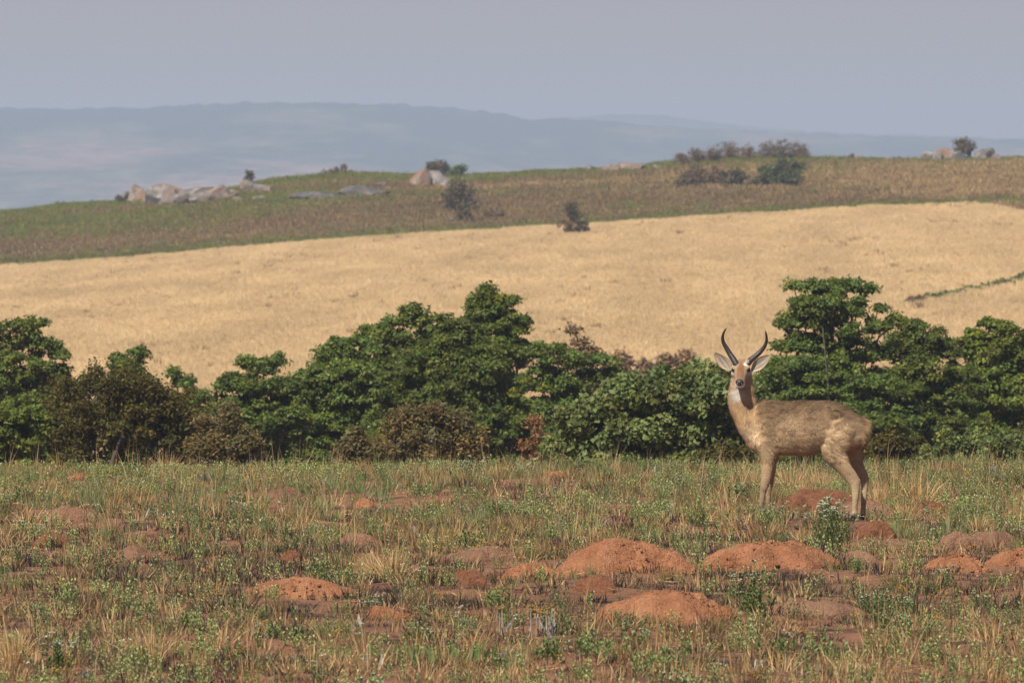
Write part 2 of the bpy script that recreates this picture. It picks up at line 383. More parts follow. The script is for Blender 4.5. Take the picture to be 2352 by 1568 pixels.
# ------------------------------------------------------------------ hay field and hillside grass
def fan_points(n, y0, y1, k, pad):
    y = np.sqrt(rng.uniform(y0**2, y1**2, n)); x = rng.uniform(-1, 1, n) * (k*y + pad); return np.column_stack([x, y])
fm = [tuft_mesh(100+i, 40, .20, (.16, .34), .45, .018, [(.72, .555, .315), (.67, .51, .285), (.76, .595, .345), (.63, .475, .265)], .35, M_FIELD) for i in range(5)]
pt = fan_points(120000, 225, 600, .060, 3); pt = pt[pt[:, 1] < field_edge_y(pt[:, 0])]
sc = .85 + .55 * fbm(pt[:, 0]*.8, pt[:, 1]*.05, 9.0, 4) + .2*fbm(pt[:, 0]*.12, pt[:, 1]*.02, 19.0, 2) + rng.uniform(-.2, .2, len(pt))
scatter('hay_field_grass', 'pale golden dry grass covering the long slope behind the trees', fm, pt, np.clip(sc, .4, 1.3)*.62)
wd = [tuft_mesh(150+i, 30, .16, (.12, .30), .5, .03, [(.30, .20, .11), (.24, .16, .09), (.36, .25, .14)], .35, M_FIELD) for i in range(3)]
pw = fan_points(1300, 230, 585, .060, 3); pw = pw[(fbm(pw[:, 0]*.35, pw[:, 1]*.03, 41.0, 3) > .12) & (pw[:, 1] < field_edge_y(pw[:, 0]) - 3)]
scatter('field_weeds', 'small brown weeds and darker tufts dotted over the hay field', wd, pw, rng.uniform(.5, 1.15, len(pw)))
RG = [(.155, .165, .032), (.185, .19, .042), (.13, .145, .028)]; RB = [(.205, .132, .060), (.24, .16, .070), (.165, .105, .052), (.29, .205, .09)]
gmsh = [tuft_mesh(120+i, 40, .4, (.08, .22), .5, .03, RG, .3, M_RIDGE) for i in range(3)]
bmsh = [tuft_mesh(130+i, 40, .4, (.08, .24), .5, .03, RB, .3, M_RIDGE) for i in range(3)]
tmsh = [tuft_mesh(140+i, 40, .35, (.12, .30), .5, .03, [(.39, .27, .125), (.33, .22, .10)], .3, M_RIDGE) for i in range(3)]
pt = fan_points(30000, 545, 735, .062, 3); pt = pt[pt[:, 1] > field_edge_y(pt[:, 0]) - 1]
tt = (pt[:, 1] - DE) / (DC - DE)
gmask = fbm(pt[:, 0]*.05, pt[:, 1]*.022, 4.4, 4) + .9*np.exp(-((tt - .95)/.12)**2) + .8*np.exp(-(tt/.05)**2) + .25*np.exp(-((tt-.55)/.15)**2) - .20*np.clip(pt[:, 0]/25, -.4, 1.2) - .5*np.exp(-((tt-.2)/.1)**2)*(pt[:, 0] < -5)
gmask = gmask + rng.normal(0, .22, len(pt))
tmask = fbm(pt[:, 0]*.06, pt[:, 1]*.03, 14.4, 3) + .55*np.clip((pt[:, 0] - 8)/25, -.5, 1) + rng.normal(0, .2, len(pt))
g1 = gmask > .20; t1 = ~g1 & (tmask > .32)
scatter('green_hill_grass', 'short green grass on the far ridge', gmsh, pt[g1], rng.uniform(.6, 1.3, g1.sum()))
scatter('burnt_hill_grass', 'short brown burnt grass on the far ridge', bmsh, pt[~g1 & ~t1], rng.uniform(.6, 1.3, (~g1 & ~t1).sum()))
scatter('tan_hill_grass', 'tan dry grass patches on the right of the far ridge', tmsh, pt[t1], rng.uniform(.6, 1.3, t1.sum()))

# ------------------------------------------------------------------ haze
hb = bmesh.new(); bmesh.ops.create_cube(hb, size=1.0)
hme = bpy.data.meshes.new('haze'); hb.to_mesh(hme); hb.free()
haze = obj('haze', hme); haze.scale = (5200, 11300, 166); haze.location = (0, 5550, 104 - 83)
tag(haze, 'thin dusty haze that turns the far hills pale blue', None, None, 'stuff')
m = bpy.data.materials.new('haze_air'); m.use_nodes = True; n = m.node_tree; n.nodes.clear()
vo = n.nodes.new('ShaderNodeVolumePrincipled'); vo.inputs['Color'].default_value = (.565, .68, .87, 1); vo.inputs['Density'].default_value = .00022; vo.inputs['Anisotropy'].default_value = 0.0
mo = n.nodes.new('ShaderNodeOutputMaterial'); n.links.new(vo.outputs[0], mo.inputs['Volume']); hme.materials.append(m)

# ------------------------------------------------------------------ trees and bushes
def tube(path, rads, sides=6):
    path = np.asarray(path, float); V = []; Q = []
    for i, pnt in enumerate(path):
        t = path[min(i+1, len(path)-1)] - path[max(i-1, 0)]; t = t/max(np.linalg.norm(t), 1e-9)
        a = np.array([1, 0, 0]) if abs(t[0]) < .8 else np.array([0, 1, 0]); u = np.cross(t, a); u /= np.linalg.norm(u); v = np.cross(t, u)
        th = np.arange(sides)*2*np.pi/sides
        V.append(pnt + rads[i]*(np.cos(th)[:, None]*u + np.sin(th)[:, None]*v))
        if i:
            for s in range(sides): Q.append([(i-1)*sides+s, (i-1)*sides+(s+1) % sides, i*sides+(s+1) % sides, i*sides+s])
    V = np.concatenate(V); return V, np.array(Q), np.array([[0, s, s+1] for s in range(1, sides-1)]), np.zeros((len(V), 3))+.2
PAL = {
 'green': [(0.1343, 0.1742, 0.0329), (0.1648, 0.2067, 0.0405), (0.1075, 0.1448, 0.0278), (0.1971, 0.2288, 0.0506)],
 'deep': [(0.1254, 0.1759, 0.0365), (0.158, 0.2104, 0.0426), (0.1021, 0.1492, 0.0305), (0.1905, 0.2334, 0.0516)],
 'bright': [(0.1676, 0.2114, 0.0338), (0.2018, 0.2396, 0.0435), (0.1402, 0.1832, 0.0314)],
 'broad': [(0.1592, 0.2018, 0.0553), (0.199, 0.2421, 0.0783), (0.1306, 0.1722, 0.0438), (0.2388, 0.2623, 0.098)],
 'olive': [(0.1256, 0.1073, 0.0228), (0.1569, 0.1293, 0.0274), (0.1027, 0.0853, 0.0228), (0.0942, 0.099, 0.0205)],
 'umber': [(0.1912, 0.1408, 0.057), (0.1593, 0.1243, 0.0489), (0.1434, 0.1458, 0.0434), (0.231, 0.1624, 0.0678)],
 'tanscrub': [(.36, .25, .15), (.28, .19, .11), (.42, .30, .18)],
 'ridgegreen': [(0.1207, 0.144, 0.045), (0.1437, 0.168, 0.055), (0.0978, 0.12, 0.036)],
 'rust': [(0.299, 0.1553, 0.0688), (0.234, 0.1215, 0.0562), (0.351, 0.189, 0.0875)],
 'drab': [(0.23, 0.1595, 0.085), (0.184, 0.132, 0.07), (0.276, 0.198, 0.11)],
 'grey': [(0.147, 0.1148, 0.0598), (0.182, 0.135, 0.0747), (0.119, 0.108, 0.0517)],
}
A = 'trees along the valley behind the plain'; B = 'bushes along the foot of the valley trees'
def make_tree(name, label, cat, base_px, d, lobes, pal, leaf=(.045, .028), nleaf=14000, clump=.13, seed=1, bark=None, group=None, trunk_r=.030, flat=.5, loose=.0, twigs=1.0, z_base=None, up=.55):
    """lobes: (px, py, half width px, half height px) of the crown masses as seen at distance d"""
    if group in (A, B): nleaf = int(nleaf*2.1)
    r = np.random.default_rng(seed); k = d / F
    bx, by = wx(base_px, d), d; bz = gz1(bx, by) - .05 if z_base is None else z_base
    root = thing(name, (bx, by, bz), label, cat, group); o0 = np.array([bx, by, bz])
    L = []; lobes = list(lobes)
    if cat == 'tree':
        x0 = min(a - c for a, b, c, e in lobes); x1 = max(a + c for a, b, c, e in lobes); top = min(b - e for a, b, c, e in lobes)
        for q in (385, 415, 440, 460):
            if q > top + 50: lobes += [(x0*.66 + x1*.34, q, (x1-x0)*.28, 20), (x0*.34 + x1*.66, q + 4, (x1-x0)*.28, 20)]
        nleaf = int(nleaf*1.8)
    if group in (A, B):
        x0 = min(a - c for a, b, c, e in lobes); x1 = max(a + c for a, b, c, e in lobes)
        lobes += [(x0*.75 + x1*.25, 464, (x1-x0)*.24, 15), (x0*.25 + x1*.75, 466, (x1-x0)*.24, 15), (x0*.5 + x1*.5, 468, (x1-x0)*.24, 15)]
    for i, (px, py, hw, hh) in enumerate(lobes):
        hw *= 1.10
        L.append((np.array([wx(px, d), by + r.uniform(-.5, .2)*hw*k, wz(py, d)]), hw*k, max(hw*k*.75, hh*k*.6), hh*k))
    vol = np.array([a*c for _, a, b, c in L]); share = vol/vol.sum()
    cl = []; V = []
    area = vol.sum()*3.14; ncl = int(max(10, area/(clump**2*.62)))
    for (c, a, b, h), s in zip(L, share):
        nk = max(4, int(ncl*s*1.5))
        u = r.normal(0, 1, (nk, 3)); u /= np.linalg.norm(u, axis=1, keepdims=True)
        rad = r.uniform(.35, 1, nk)**.45 * (1 + (loose + .05)*r.normal(0, 1, nk)); rad = np.where(r.uniform(0, 1, nk) < .10, r.uniform(1.05, 1.32, nk), rad)
        cl.append(c + u*rad[:, None]*np.array([a, b, h])*(1 - .5*clump/max(a, h, clump)))
    cl = np.concatenate(cl); nk = len(cl)
    which = r.integers(0, nk, nleaf); cs = clump*r.uniform(.55, 1.25, nk)
    u = r.normal(0, 1, (nleaf, 3)); u /= np.linalg.norm(u, axis=1, keepdims=True); u *= r.uniform(0, 1, (nleaf, 1))**.5
    off = u*np.array([1, 1, flat])*cs[which][:, None]
    droop = -(off[:, 0]**2 + off[:, 1]**2)/cs[which]*.25; off[:, 2] += droop
    P0 = cl[which] + off
    N = np.array([0, 0, up]) + .6*off/cs[which][:, None] + r.normal(0, .42, (nleaf, 3))
    D = r.normal(0, 1, (nleaf, 3)); D -= N*(np.sum(D*N, 1)/np.sum(N*N, 1))[:, None]
    pc = np.array(PAL[pal]); tone = r.uniform(.72, 1.32, nk); warm = 1 + np.outer(r.normal(0, .09, nk), [1, .25, -.6])
    col = pc[r.integers(0, len(pc), nleaf)]*r.uniform(.75, 1.25, (nleaf, 1))*tone[which][:, None]*warm[which]
    ls = r.uniform(.55, 1.45, nleaf)
    if pal == 'broad' or nleaf < 3000: data = leaves(r, P0 - o0, D, N, leaf[0]*ls, leaf[1]*ls, col)
    else:
        D /= np.linalg.norm(D, axis=1, keepdims=True); Sd = np.cross(N, D); Sd /= np.linalg.norm(Sd, axis=1, keepdims=True)
        a_ = (leaf[0]*ls)[:, None]; b_ = (leaf[1]*ls)[:, None]*.62
        data = (np.stack([P0 - o0 - Sd*b_, P0 - o0 + Sd*b_, P0 - o0 + D*a_], 1).reshape(-1, 3), np.zeros((0, 4), int), np.arange(nleaf*3).reshape(-1, 3), np.repeat(col, 3, 0))
    obj('crown', pmesh('crown', data, M_LEAF), root)
    # trunk, limbs to the crown masses, twigs into the clumps
    parts = []; ground0 = np.zeros(3)
    nst = 1 if cat == 'tree' else 3
    zt = min(c[2] - h*.2 for c, a, b, h in L) - bz
    fork = []
    for q in range(nst):
        sx = r.uniform(-.25, .25)*(nst > 1); f = np.array([sx*2.0, r.uniform(-.2, .2)*(nst > 1), max(.10, zt*(.55 if nst == 1 else .35))])
        parts.append(tube([np.array([sx, 0, -.1]), f*np.array([.6, .6, .5]) + np.array([r.normal(0, .05), 0, 0]), f], [trunk_r*1.25, trunk_r, trunk_r*.85], 7)); fork.append(f)
    for f in fork[1:]:
        e = min((c - o0 for c, a, b, h in L), key=lambda q: np.linalg.norm(q - f)); parts.append(tube([f, (f + e)/2, e], [trunk_r*.75, trunk_r*.5, trunk_r*.25], 5)); parts.append(tube([np.array([0, 0, .0]), f*.5, f], [trunk_r, trunk_r*.8, trunk_r*.7], 5))
    for c, a, b, h in L:
        e = c - o0; f = fork[int(np.argmin([abs(g[0]-e[0]) for g in fork]))]
        mid = (f + e)/2 + r.normal(0, .12*np.linalg.norm(e-f) + .01, 3) + np.array([0, .35*(cat == 'tree'), 0])
        parts.append(tube([f, mid, e], [trunk_r*.75, trunk_r*.5, trunk_r*.25], 5))
    nt_ = int(min(nk, 110)*twigs)
    for j in r.permutation(nk)[:nt_]:
        e = cl[j] - o0; i = int(np.argmin([np.linalg.norm((c - o0 - e)/np.array([a, b, h])) for c, a, b, h in L])); s = L[i][0] - o0
        mid = (s + e)/2 + np.array([0, 0, -.06]) + r.normal(0, .05, 3)
        parts.append(tube([s, mid, e], [trunk_r*.22, trunk_r*.15, trunk_r*.06], 4))
    obj('trunk', pmesh('trunk', join(*parts), bark or M_BARK), root)
    return root

make_tree('valley_tree', 'tall layered green tree cut by the left edge of the picture', 'tree', 14, 152, [(10, 330, 32, 13), (30, 322, 16, 6), (40, 345, 26, 9), (58, 352, 14, 5), (12, 365, 40, 20), (50, 372, 20, 12), (20, 405, 40, 25), (-25, 360, 30, 35)], 'green', nleaf=22000, seed=11, group=A)
make_tree('valley_bush', 'bright green low bush at the left edge below the layered tree', 'bush', 16, 124, [(8, 425, 26, 26), (32, 420, 16, 18), (-8, 440, 20, 20), (30, 446, 18, 12)], 'bright', nleaf=9000, seed=12, group=B, trunk_r=.04)
make_tree('valley_bush', 'large rounded dark olive bush in front of the left trees', 'bush', 118, 128, [(118, 410, 66, 44), (75, 425, 36, 40), (160, 415, 40, 40), (100, 390, 40, 26), (140, 388, 30, 22), (60, 445, 26, 26), (180, 435, 24, 34)], 'olive', leaf=(.038, .020), nleaf=26000, clump=.15, seed=13, group=B, trunk_r=.05, flat=.8, twigs=2.0, bark=M_BARK)
make_tree('valley_tree', 'small green treetop sticking out above the dark olive bush', 'tree', 130, 150, [(117, 357, 9, 6), (138, 352, 10, 8), (128, 364, 20, 10), (130, 385, 26, 18)], 'deep', nleaf=7000, seed=14, group=A)
make_tree('valley_tree', 'dull green tree sloping down to the right behind the olive bush', 'tree', 180, 156, [(172, 372, 10, 6), (188, 384, 16, 10), (202, 396, 12, 9), (185, 410, 30, 20), (198, 435, 24, 24)], 'deep', nleaf=9000, seed=15, group=A)
make_tree('valley_tree', 'spiky topped green tree with stepped branches right of the olive bush', 'tree', 255, 148, [(248, 360, 8, 8), (264, 365, 14, 10), (278, 358, 8, 7), (230, 376, 12, 7), (222, 385, 8, 5), (258, 383, 28, 12), (285, 390, 18, 14), (250, 410, 34, 18), (280, 420, 30, 24), (245, 440, 30, 22)], 'deep', nleaf=20000, seed=16, group=A, loose=.08)
make_tree('valley_bush', 'brownish olive shrub between the olive bush and the spiky tree', 'bush', 222, 124, [(222, 425, 24, 24), (205, 442, 18, 18), (240, 440, 22, 18)], 'umber', leaf=(.038, .020), nleaf=8000, clump=.14, seed=17, group=B, trunk_r=.035, flat=.8, twigs=1.6)
make_tree('valley_tree', 'broad dark green tree at the left of the big central clump', 'tree', 335, 150, [(335, 352, 20, 15), (352, 348, 24, 14), (325, 372, 22, 16), (350, 375, 34, 20), (325, 405, 36, 22), (360, 410, 36, 24), (330, 440, 40, 24), (300, 425, 26, 26)], 'deep', nleaf=26000, seed=18, group=A)
make_tree('valley_tree', 'slanting green tree rising to the left peak of the central clump', 'tree', 400, 156, [(412, 309, 15, 8), (400, 318, 20, 9), (420, 318, 14, 8), (378, 330, 18, 8), (395, 338, 26, 12), (430, 336, 18, 10), (365, 338, 14, 7), (405, 360, 36, 16)], 'green', nleaf=18000, seed=19, group=A, loose=.06)
make_tree('valley_tree', 'tallest tree of the central clump with a narrow pointed top', 'tree', 492, 154, [(488, 289, 9, 8), (484, 302, 18, 12), (503, 300, 14, 12), (495, 318, 30, 14), (478, 322, 16, 14), (516, 324, 14, 8), (490, 345, 36, 18), (508, 352, 26, 18)], 'bright', nleaf=20000, seed=20, group=A)
make_tree('valley_tree', 'full rounded bright green tree in the middle of the central clump', 'tree', 455, 147, [(446, 324, 20, 12), (462, 345, 36, 18), (440, 362, 40, 22), (480, 372, 36, 22), (455, 395, 56, 24), (420, 405, 40, 28), (490, 410, 34, 26), (450, 430, 60, 30), (505, 440, 30, 26), (400, 440, 40, 24)], 'green', nleaf=42000, seed=21, group=A)
make_tree('valley_tree', 'thinner green tree on the right shoulder of the central clump', 'tree', 560, 150, [(545, 352, 22, 12), (575, 358, 20, 10), (600, 357, 16, 7), (540, 378, 26, 16), (572, 382, 24, 12), (600, 374, 24, 8), (550, 408, 28, 18), (585, 402, 18, 14), (540, 440, 30, 22)], 'deep', nleaf=20000, seed=22, group=A, loose=.1)
make_tree('valley_tree', 'sparse drab grey twiggy treetop above the central clump', 'tree', 572, 158, [(575, 328, 6, 6), (580, 340, 9, 7), (560, 345, 8, 6), (572, 354, 22, 9), (548, 348, 10, 8), (592, 350, 9, 6)], 'drab', leaf=(.05, .03), nleaf=2600, clump=.16, seed=23, group=A, loose=.2, trunk_r=.04, twigs=1.5)
make_tree('valley_bush', 'brown dried shrub with pale forked trunks before the central clump', 'bush', 436, 122, [(432, 412, 20, 14), (405, 418, 20, 16), (455, 425, 20, 18), (420, 440, 40, 18), (470, 440, 18, 20), (395, 448, 20, 14)], 'umber', leaf=(.038, .018), nleaf=13000, clump=.13, seed=24, group=B, trunk_r=.05, flat=.9, twigs=2.0)
make_tree('valley_bush', 'low rusty brown shrub left of the pale forked trunks', 'bush', 358, 120, [(354, 442, 12, 14), (370, 450, 14, 10), (342, 450, 10, 10)], 'umber', leaf=(.045, .022), nleaf=4000, clump=.12, seed=25, group=B, trunk_r=.03, flat=.9, twigs=1.4)
make_tree('valley_bush', 'orange rust coloured dead bush beside the broad leaved bush', 'bush', 537, 121, [(535, 420, 6, 10), (540, 436, 10, 10), (528, 446, 9, 9), (546, 450, 12, 12), (532, 456, 14, 8)], 'rust', leaf=(.045, .016), nleaf=1500, clump=.10, seed=26, group=B, trunk_r=.025, flat=.9, loose=.15)
make_tree('valley_bush', 'wide bush of large pale green leaves left of the antelope', 'bush', 650, 118, [(640, 400, 50, 26), (690, 395, 50, 26), (590, 425, 40, 26), (720, 400, 36, 30), (640, 430, 70, 30), (700, 435, 60, 30), (575, 445, 30, 20), (625, 385, 12, 8), (665, 376, 16, 8), (700, 373, 14, 6)], 'broad', leaf=(.062, .044), nleaf=34000, clump=.16, seed=27, group=B, trunk_r=.05, flat=.8, up=.3)
make_tree('valley_tree', 'tall spreading green tree directly behind the antelope', 'tree', 828, 146, [(815, 286, 18, 9), (845, 285, 20, 9), (793, 284, 6, 3), (870, 288, 9, 4), (820, 303, 32, 12), (852, 305, 16, 12), (800, 318, 24, 9), (784, 322, 8, 4), (845, 325, 36, 12), (878, 308, 9, 6), (882, 322, 14, 6), (896, 317, 6, 3), (805, 342, 32, 12), (780, 344, 8, 4), (850, 350, 40, 16), (800, 368, 42, 16), (775, 372, 26, 14), (845, 385, 50, 22), (790, 400, 44, 24), (850, 425, 60, 30), (790, 440, 50, 28)], 'deep', nleaf=46000, seed=28, group=A, loose=.05)
make_tree('valley_tree', 'rounded green tree right of the tall spreading tree', 'tree', 918, 148, [(912, 325, 14, 9), (925, 336, 24, 13), (905, 345, 22, 14), (945, 350, 16, 12), (925, 368, 36, 16), (900, 385, 30, 18), (940, 395, 36, 22), (910, 420, 40, 26), (945, 435, 40, 26)], 'green', nleaf=26000, seed=29, group=A)
make_tree('valley_tree', 'green tree with flat layered top at the right edge of the picture', 'tree', 1000, 150, [(990, 320, 10, 6), (1004, 325, 14, 9), (975, 335, 18, 9), (1012, 340, 24, 10), (990, 352, 34, 12), (1030, 360, 28, 18), (980, 375, 32, 16), (1012, 395, 40, 22), (975, 420, 34, 24), (1020, 435, 44, 28)], 'bright', nleaf=28000, seed=30, group=A)
make_tree('valley_bush', 'small leaved greyish bush at the far right behind the grass', 'bush', 985, 118, [(965, 442, 24, 14), (1000, 448, 26, 14), (1024, 442, 20, 16), (940, 452, 18, 10)], 'broad', leaf=(.04, .025), nleaf=9000, clump=.12, seed=31, group=B, trunk_r=.03, flat=.8)
make_tree('valley_bush', 'low yellowish olive bush behind the antelope rump', 'bush', 898, 119, [(893, 444, 20, 12), (912, 448, 16, 10), (880, 452, 12, 8)], 'olive', leaf=(.045, .024), nleaf=5000, clump=.12, seed=32, group=B, trunk_r=.03, flat=.8)
make_tree('valley_bush', 'low olive bush under the chest side of the antelope', 'bush', 728, 116, [(722, 452, 18, 10), (742, 455, 14, 8), (702, 456, 12, 7)], 'olive', leaf=(.045, .024), nleaf=4500, clump=.12, seed=33, group=B, trunk_r=.03, flat=.8)
for i, (px, py, hw, hh, lb) in enumerate([(622, 358, 7, 5, 'dry brown scrub clump nearest the central trees'), (645, 366, 9, 6, 'dry brown scrub clump, second from the central trees'), (665, 360, 6, 5, 'small dry brown scrub clump in the middle of the slope foot'), (686, 356, 8, 5, 'dry brown scrub clump left of the antelope horns'), (607, 366, 9, 7, 'low grey brown scrub clump touching the central trees')]):
    make_tree('dry_scrub', lb, 'bush', px, 250, [(px, py, hw, hh), (px+hw*.6, py+3, hw*.7, hh*.8)], 'tanscrub', leaf=(.12, .05), nleaf=700, clump=.16, seed=40+i, group='dry scrub at the foot of the hay field', trunk_r=.03, flat=.9, loose=.2, z_base=wz(py+hh+4, 250))
hedge = [(912, 302), (920, 301), (929, 299), (938, 299), (946, 297), (953, 296), (961, 294), (969, 291), (977, 292), (985, 289), (993, 287), (1001, 285), (1008, 285), (1015, 282), (1023, 279), (1032, 277)]
for i, (px, py) in enumerate(hedge):
    lo, hi = 260., 585.
    for _ in range(30):
        md = (lo+hi)/2
        if HZ + (CAMZ - gz1(wx(px, md), md))*F/md > py: lo = md
        else: hi = md
    make_tree('field_shrub', ['low brown shrub at the left end of the hedge line in the hay field', 'low brown shrub, second in the hedge line in the hay field'][i] if i < 2 else ['third', 'fourth', 'fifth', 'sixth', 'seventh', 'eighth', 'ninth', 'tenth', 'eleventh', 'twelfth', 'thirteenth', 'fourteenth', 'fifteenth', 'last'][i-2] + ' low grey green shrub from the left in the hay field hedge line', 'bush', px, md, [(px, py-1.5, 5.5, 3+(i > 12)*1.5)], 'drab' if i < 2 else 'broad', leaf=(.13, .07), nleaf=420, clump=.16, seed=60+i, group='hedge line of shrubs in the hay field', trunk_r=.02, flat=.8, loose=.15, twigs=.2)

# bushes on the far ridge
def ridge_y(px, py):      # where a picture row meets the ridge slope
    lo, hi = DE - 40, DC
    for _ in range(30):
        md = (lo+hi)/2
        if HZ + (CAMZ - gz1(wx(px, md), md))*F/md > py: lo = md
        else: hi = md
    return md
RB_ = 'bushes on the far ridge'
def rbush(px, pyb, lobes, pal, label, n=1500, seed=1, cat='bush', loose=.12, leaf=(.16, .09), twigs=1.0, bark=None, clump=.28, tr=.07):
    make_tree('ridge_bush', label, cat, px, ridge_y(px, pyb), lobes, pal, leaf=leaf, nleaf=n, clump=clump, seed=seed, group=RB_, trunk_r=tr, flat=.8, loose=loose, twigs=twigs, bark=bark or M_BARKD)
rbush(456, 222, [(462, 192, 16, 12), (470, 203, 11, 9), (452, 200, 12, 12), (458, 185, 10, 6), (466, 212, 10, 7)], 'grey', 'lone dark leafless looking tree below the boulders on the ridge', 1700, 101, loose=.2, twigs=2.0)
rbush(489, 218, [(489, 213, 7, 6), (500, 214, 6, 4)], 'drab', 'small brown bush right of the lone dark ridge tree', 450, 102)
rbush(575, 234, [(575, 223, 13, 10), (572, 209, 7, 10), (579, 228, 11, 6)], 'grey', 'dark bush standing on the upper edge of the hay field', 1700, 103)
rbush(782, 186, [(784, 168, 18, 13), (774, 174, 16, 11), (790, 177, 13, 9)], 'ridgegreen', 'round dark green bush on the ridge', 3000, 104, loose=.03)
rbush(733, 187, [(731, 176, 12, 9), (740, 180, 9, 7)], 'grey', 'dark green grey bush left of the round ridge bush', 1300, 105)
rbush(700, 186, [(700, 175, 20, 9), (686, 179, 12, 7), (716, 176, 14, 9)], 'drab', 'brown scrub patch left of the dark ridge bushes', 2200, 106, loose=.2)
rbush(757, 187, [(757, 180, 11, 5), (765, 183, 8, 4)], 'drab', 'brown scrub between the two dark ridge bushes', 600, 107, loose=.2)
for i, (px, b, hw, h, lb) in enumerate([(681, 163, 8, 8, 'bare grey shrub at the left end of the ridge thicket'), (697, 161, 9, 9, 'bare grey shrub, second in the ridge thicket'), (714, 160, 9, 9, 'bare grey shrub, third in the ridge thicket'), (730, 158, 11, 11, 'bare grey shrub with the densest twigs in the ridge thicket'), (746, 158, 8, 8, 'low bare shrub at the gap in the ridge thicket'),
                                   (768, 157, 10, 10, 'bare brown shrub right of the gap in the ridge thicket'), (784, 157, 11, 11, 'tallest bare shrub at the right of the ridge thicket'), (800, 157, 9, 10, 'bare reddish shrub at the right end of the ridge thicket')]):
    h *= 1.35; hw *= 1.15
    rbush(px, b+2, [(px, b-h*.6, hw*.8, h*.6), (px+2, b-h*.25, hw, h*.4)], 'drab', lb, 1500, 110+i, loose=.25, twigs=3.0, leaf=(.10, .05), bark=M_BARKD, tr=.06)
rbush(963, 158, [(963, 143, 8, 5), (968, 148, 8, 6), (960, 151, 5, 5)], 'grey', 'dark wind bent tree among the right ridge boulders', 1100, 121)
rbush(436, 176, [(436, 165, 10, 6), (442, 169, 8, 5)], 'grey', 'dark bush behind the central ridge boulder', 1100, 122)
rbush(460, 177, [(459, 169, 7, 5), (457, 173, 6, 4)], 'deep', 'small green bush right of the central ridge boulder', 800, 123)
rbush(249, 184, [(249, 174, 4, 5), (248, 179, 4, 3)], 'grey', 'small dark bush on top of the ridge rocks', 500, 124)
rbush(122, 202, [(121, 197, 5, 4), (128, 195, 3, 4)], 'grey', 'dark tuft left of the orange ridge boulder', 500, 125)
rbush(335, 175, [(335, 170, 7, 4), (343, 167, 3, 5), (325, 172, 5, 2)], 'drab', 'thin twiggy bush on the ridge skyline between the rock groups', 420, 126, loose=.2, twigs=2)

# ------------------------------------------------------------------ boulders on the ridge
def boulder_mesh(name, sx, sy, sz, seed, mat, amp=.35, freq=1.4, sub=4, facet=.12):
    bm = bmesh.new(); bmesh.ops.create_icosphere(bm, subdivisions=sub, radius=1.0)
    v = np.array([x.co[:] for x in bm.verts]); r = np.random.default_rng(seed)
    pl = r.normal(0, 1, (14, 3)); pl /= np.linalg.norm(pl, axis=1, keepdims=True); of = r.uniform(.45, .85, 14)
    for q, f in zip(pl, of):                       # chop flat faces into the lump
        dd = v @ q - f; v = v - np.clip(dd, 0, None)[:, None]*q*.9
    nn = fbm(v[:, 0]*freq + seed*3.1, v[:, 1]*freq, v[:, 2]*freq, 4); v = v*(1 + amp*nn*.5)[:, None]
    v = v/np.abs(v).max(0)*np.array([sx, sy, sz])
    for x, c in zip(bm.verts, v): x.co = c
    me = bpy.data.meshes.new(name); bm.to_mesh(me); bm.free(); me.materials.append(mat)
    return me
def rboulder(px0, px1, pyt, pyb, mat, label, seed, **kw):
    pc = (px0+px1)/2; d = ridge_y(pc, pyb); k = d/F; sx = (px1-px0)*k/2; hz = (pyb-pyt)*k
    me = boulder_mesh('ridge_boulder', sx*1.15, max(sx*.7, .5), hz*.80, seed, mat, **kw)
    o = obj('ridge_boulder', me, None, (wx(pc, d), d, wz(pyb, d) + hz*(.08 if mat is M_SLAB and px1 - px0 > 30 else .26))); o.rotation_euler = (0, 0, 0)
    return tag(o, label, 'boulder', 'boulders on the far ridge')
rboulder(129, 147, 183, 202, M_ORAN, 'orange boulder with white top at the left end of the ridge rocks', 1)
rboulder(148, 190, 181, 204, M_GRAN, 'largest pale grey boulder on the ridge', 2)
rboulder(176, 216, 184, 203, M_GRAN, 'long grey boulder leaning on the right of the largest one', 3)
rboulder(160, 182, 189, 204, M_GRAN, 'cracked grey rock at the foot of the largest boulder', 41)
rboulder(190, 212, 192, 203, M_GRAN, 'low grey rock in front of the long grey boulder', 42)
rboulder(140, 153, 192, 203, M_ORAN, 'small stained rock wedged between the orange boulder and the largest one', 43)
rboulder(214, 226, 184, 194, M_GRAN, 'upright grey stone closing the gap right of the long boulder', 44)
rboulder(262, 275, 186, 192, M_ORAN, 'small brown stone at the right end of the left outcrop', 45)
rboulder(208, 236, 185, 199, M_ORAN, 'low brown stained rock right of the long grey boulder', 4)
rboulder(238, 255, 180, 192, M_GRAN, 'grey pointed rock under the small dark ridge bush', 5)
rboulder(252, 269, 182, 191, M_GRAN, 'small grey rock right of the pointed rock', 6)
rboulder(222, 240, 190, 197, M_ORAN, 'small reddish rock below the pointed rock', 7)
rboulder(232, 243, 196, 200, M_GRAN, 'small pale stone in the grass below the ridge rocks', 8)
rboulder(253, 265, 195, 199, M_GRAN, 'small pale stone farther right in the grass below the ridge rocks', 9)
rboulder(292, 345, 190, 198, M_SLAB, 'flat dark rock sheet with white streaks on the ridge slope', 10, amp=.5)
rboulder(335, 388, 184, 195, M_SLAB, 'upper flat dark rock sheet on the ridge slope', 11, amp=.5)
rboulder(376, 388, 182, 187, M_GRAN, 'small pale stone above the dark rock sheet', 12)
rboulder(411, 434, 168, 186, M_ORAN, 'tan boulder with orange side in the middle of the ridge', 13)
rboulder(424, 446, 171, 186, M_GRAN, 'pale boulder with white cap behind the lone dark tree', 14)
rboulder(436, 452, 177, 187, M_GRAN, 'low pale rock right of the tan boulder', 15)
rboulder(586, 598, 165, 170, M_GRAN, 'small pale rock at the left of the low brown ridge rocks', 16)
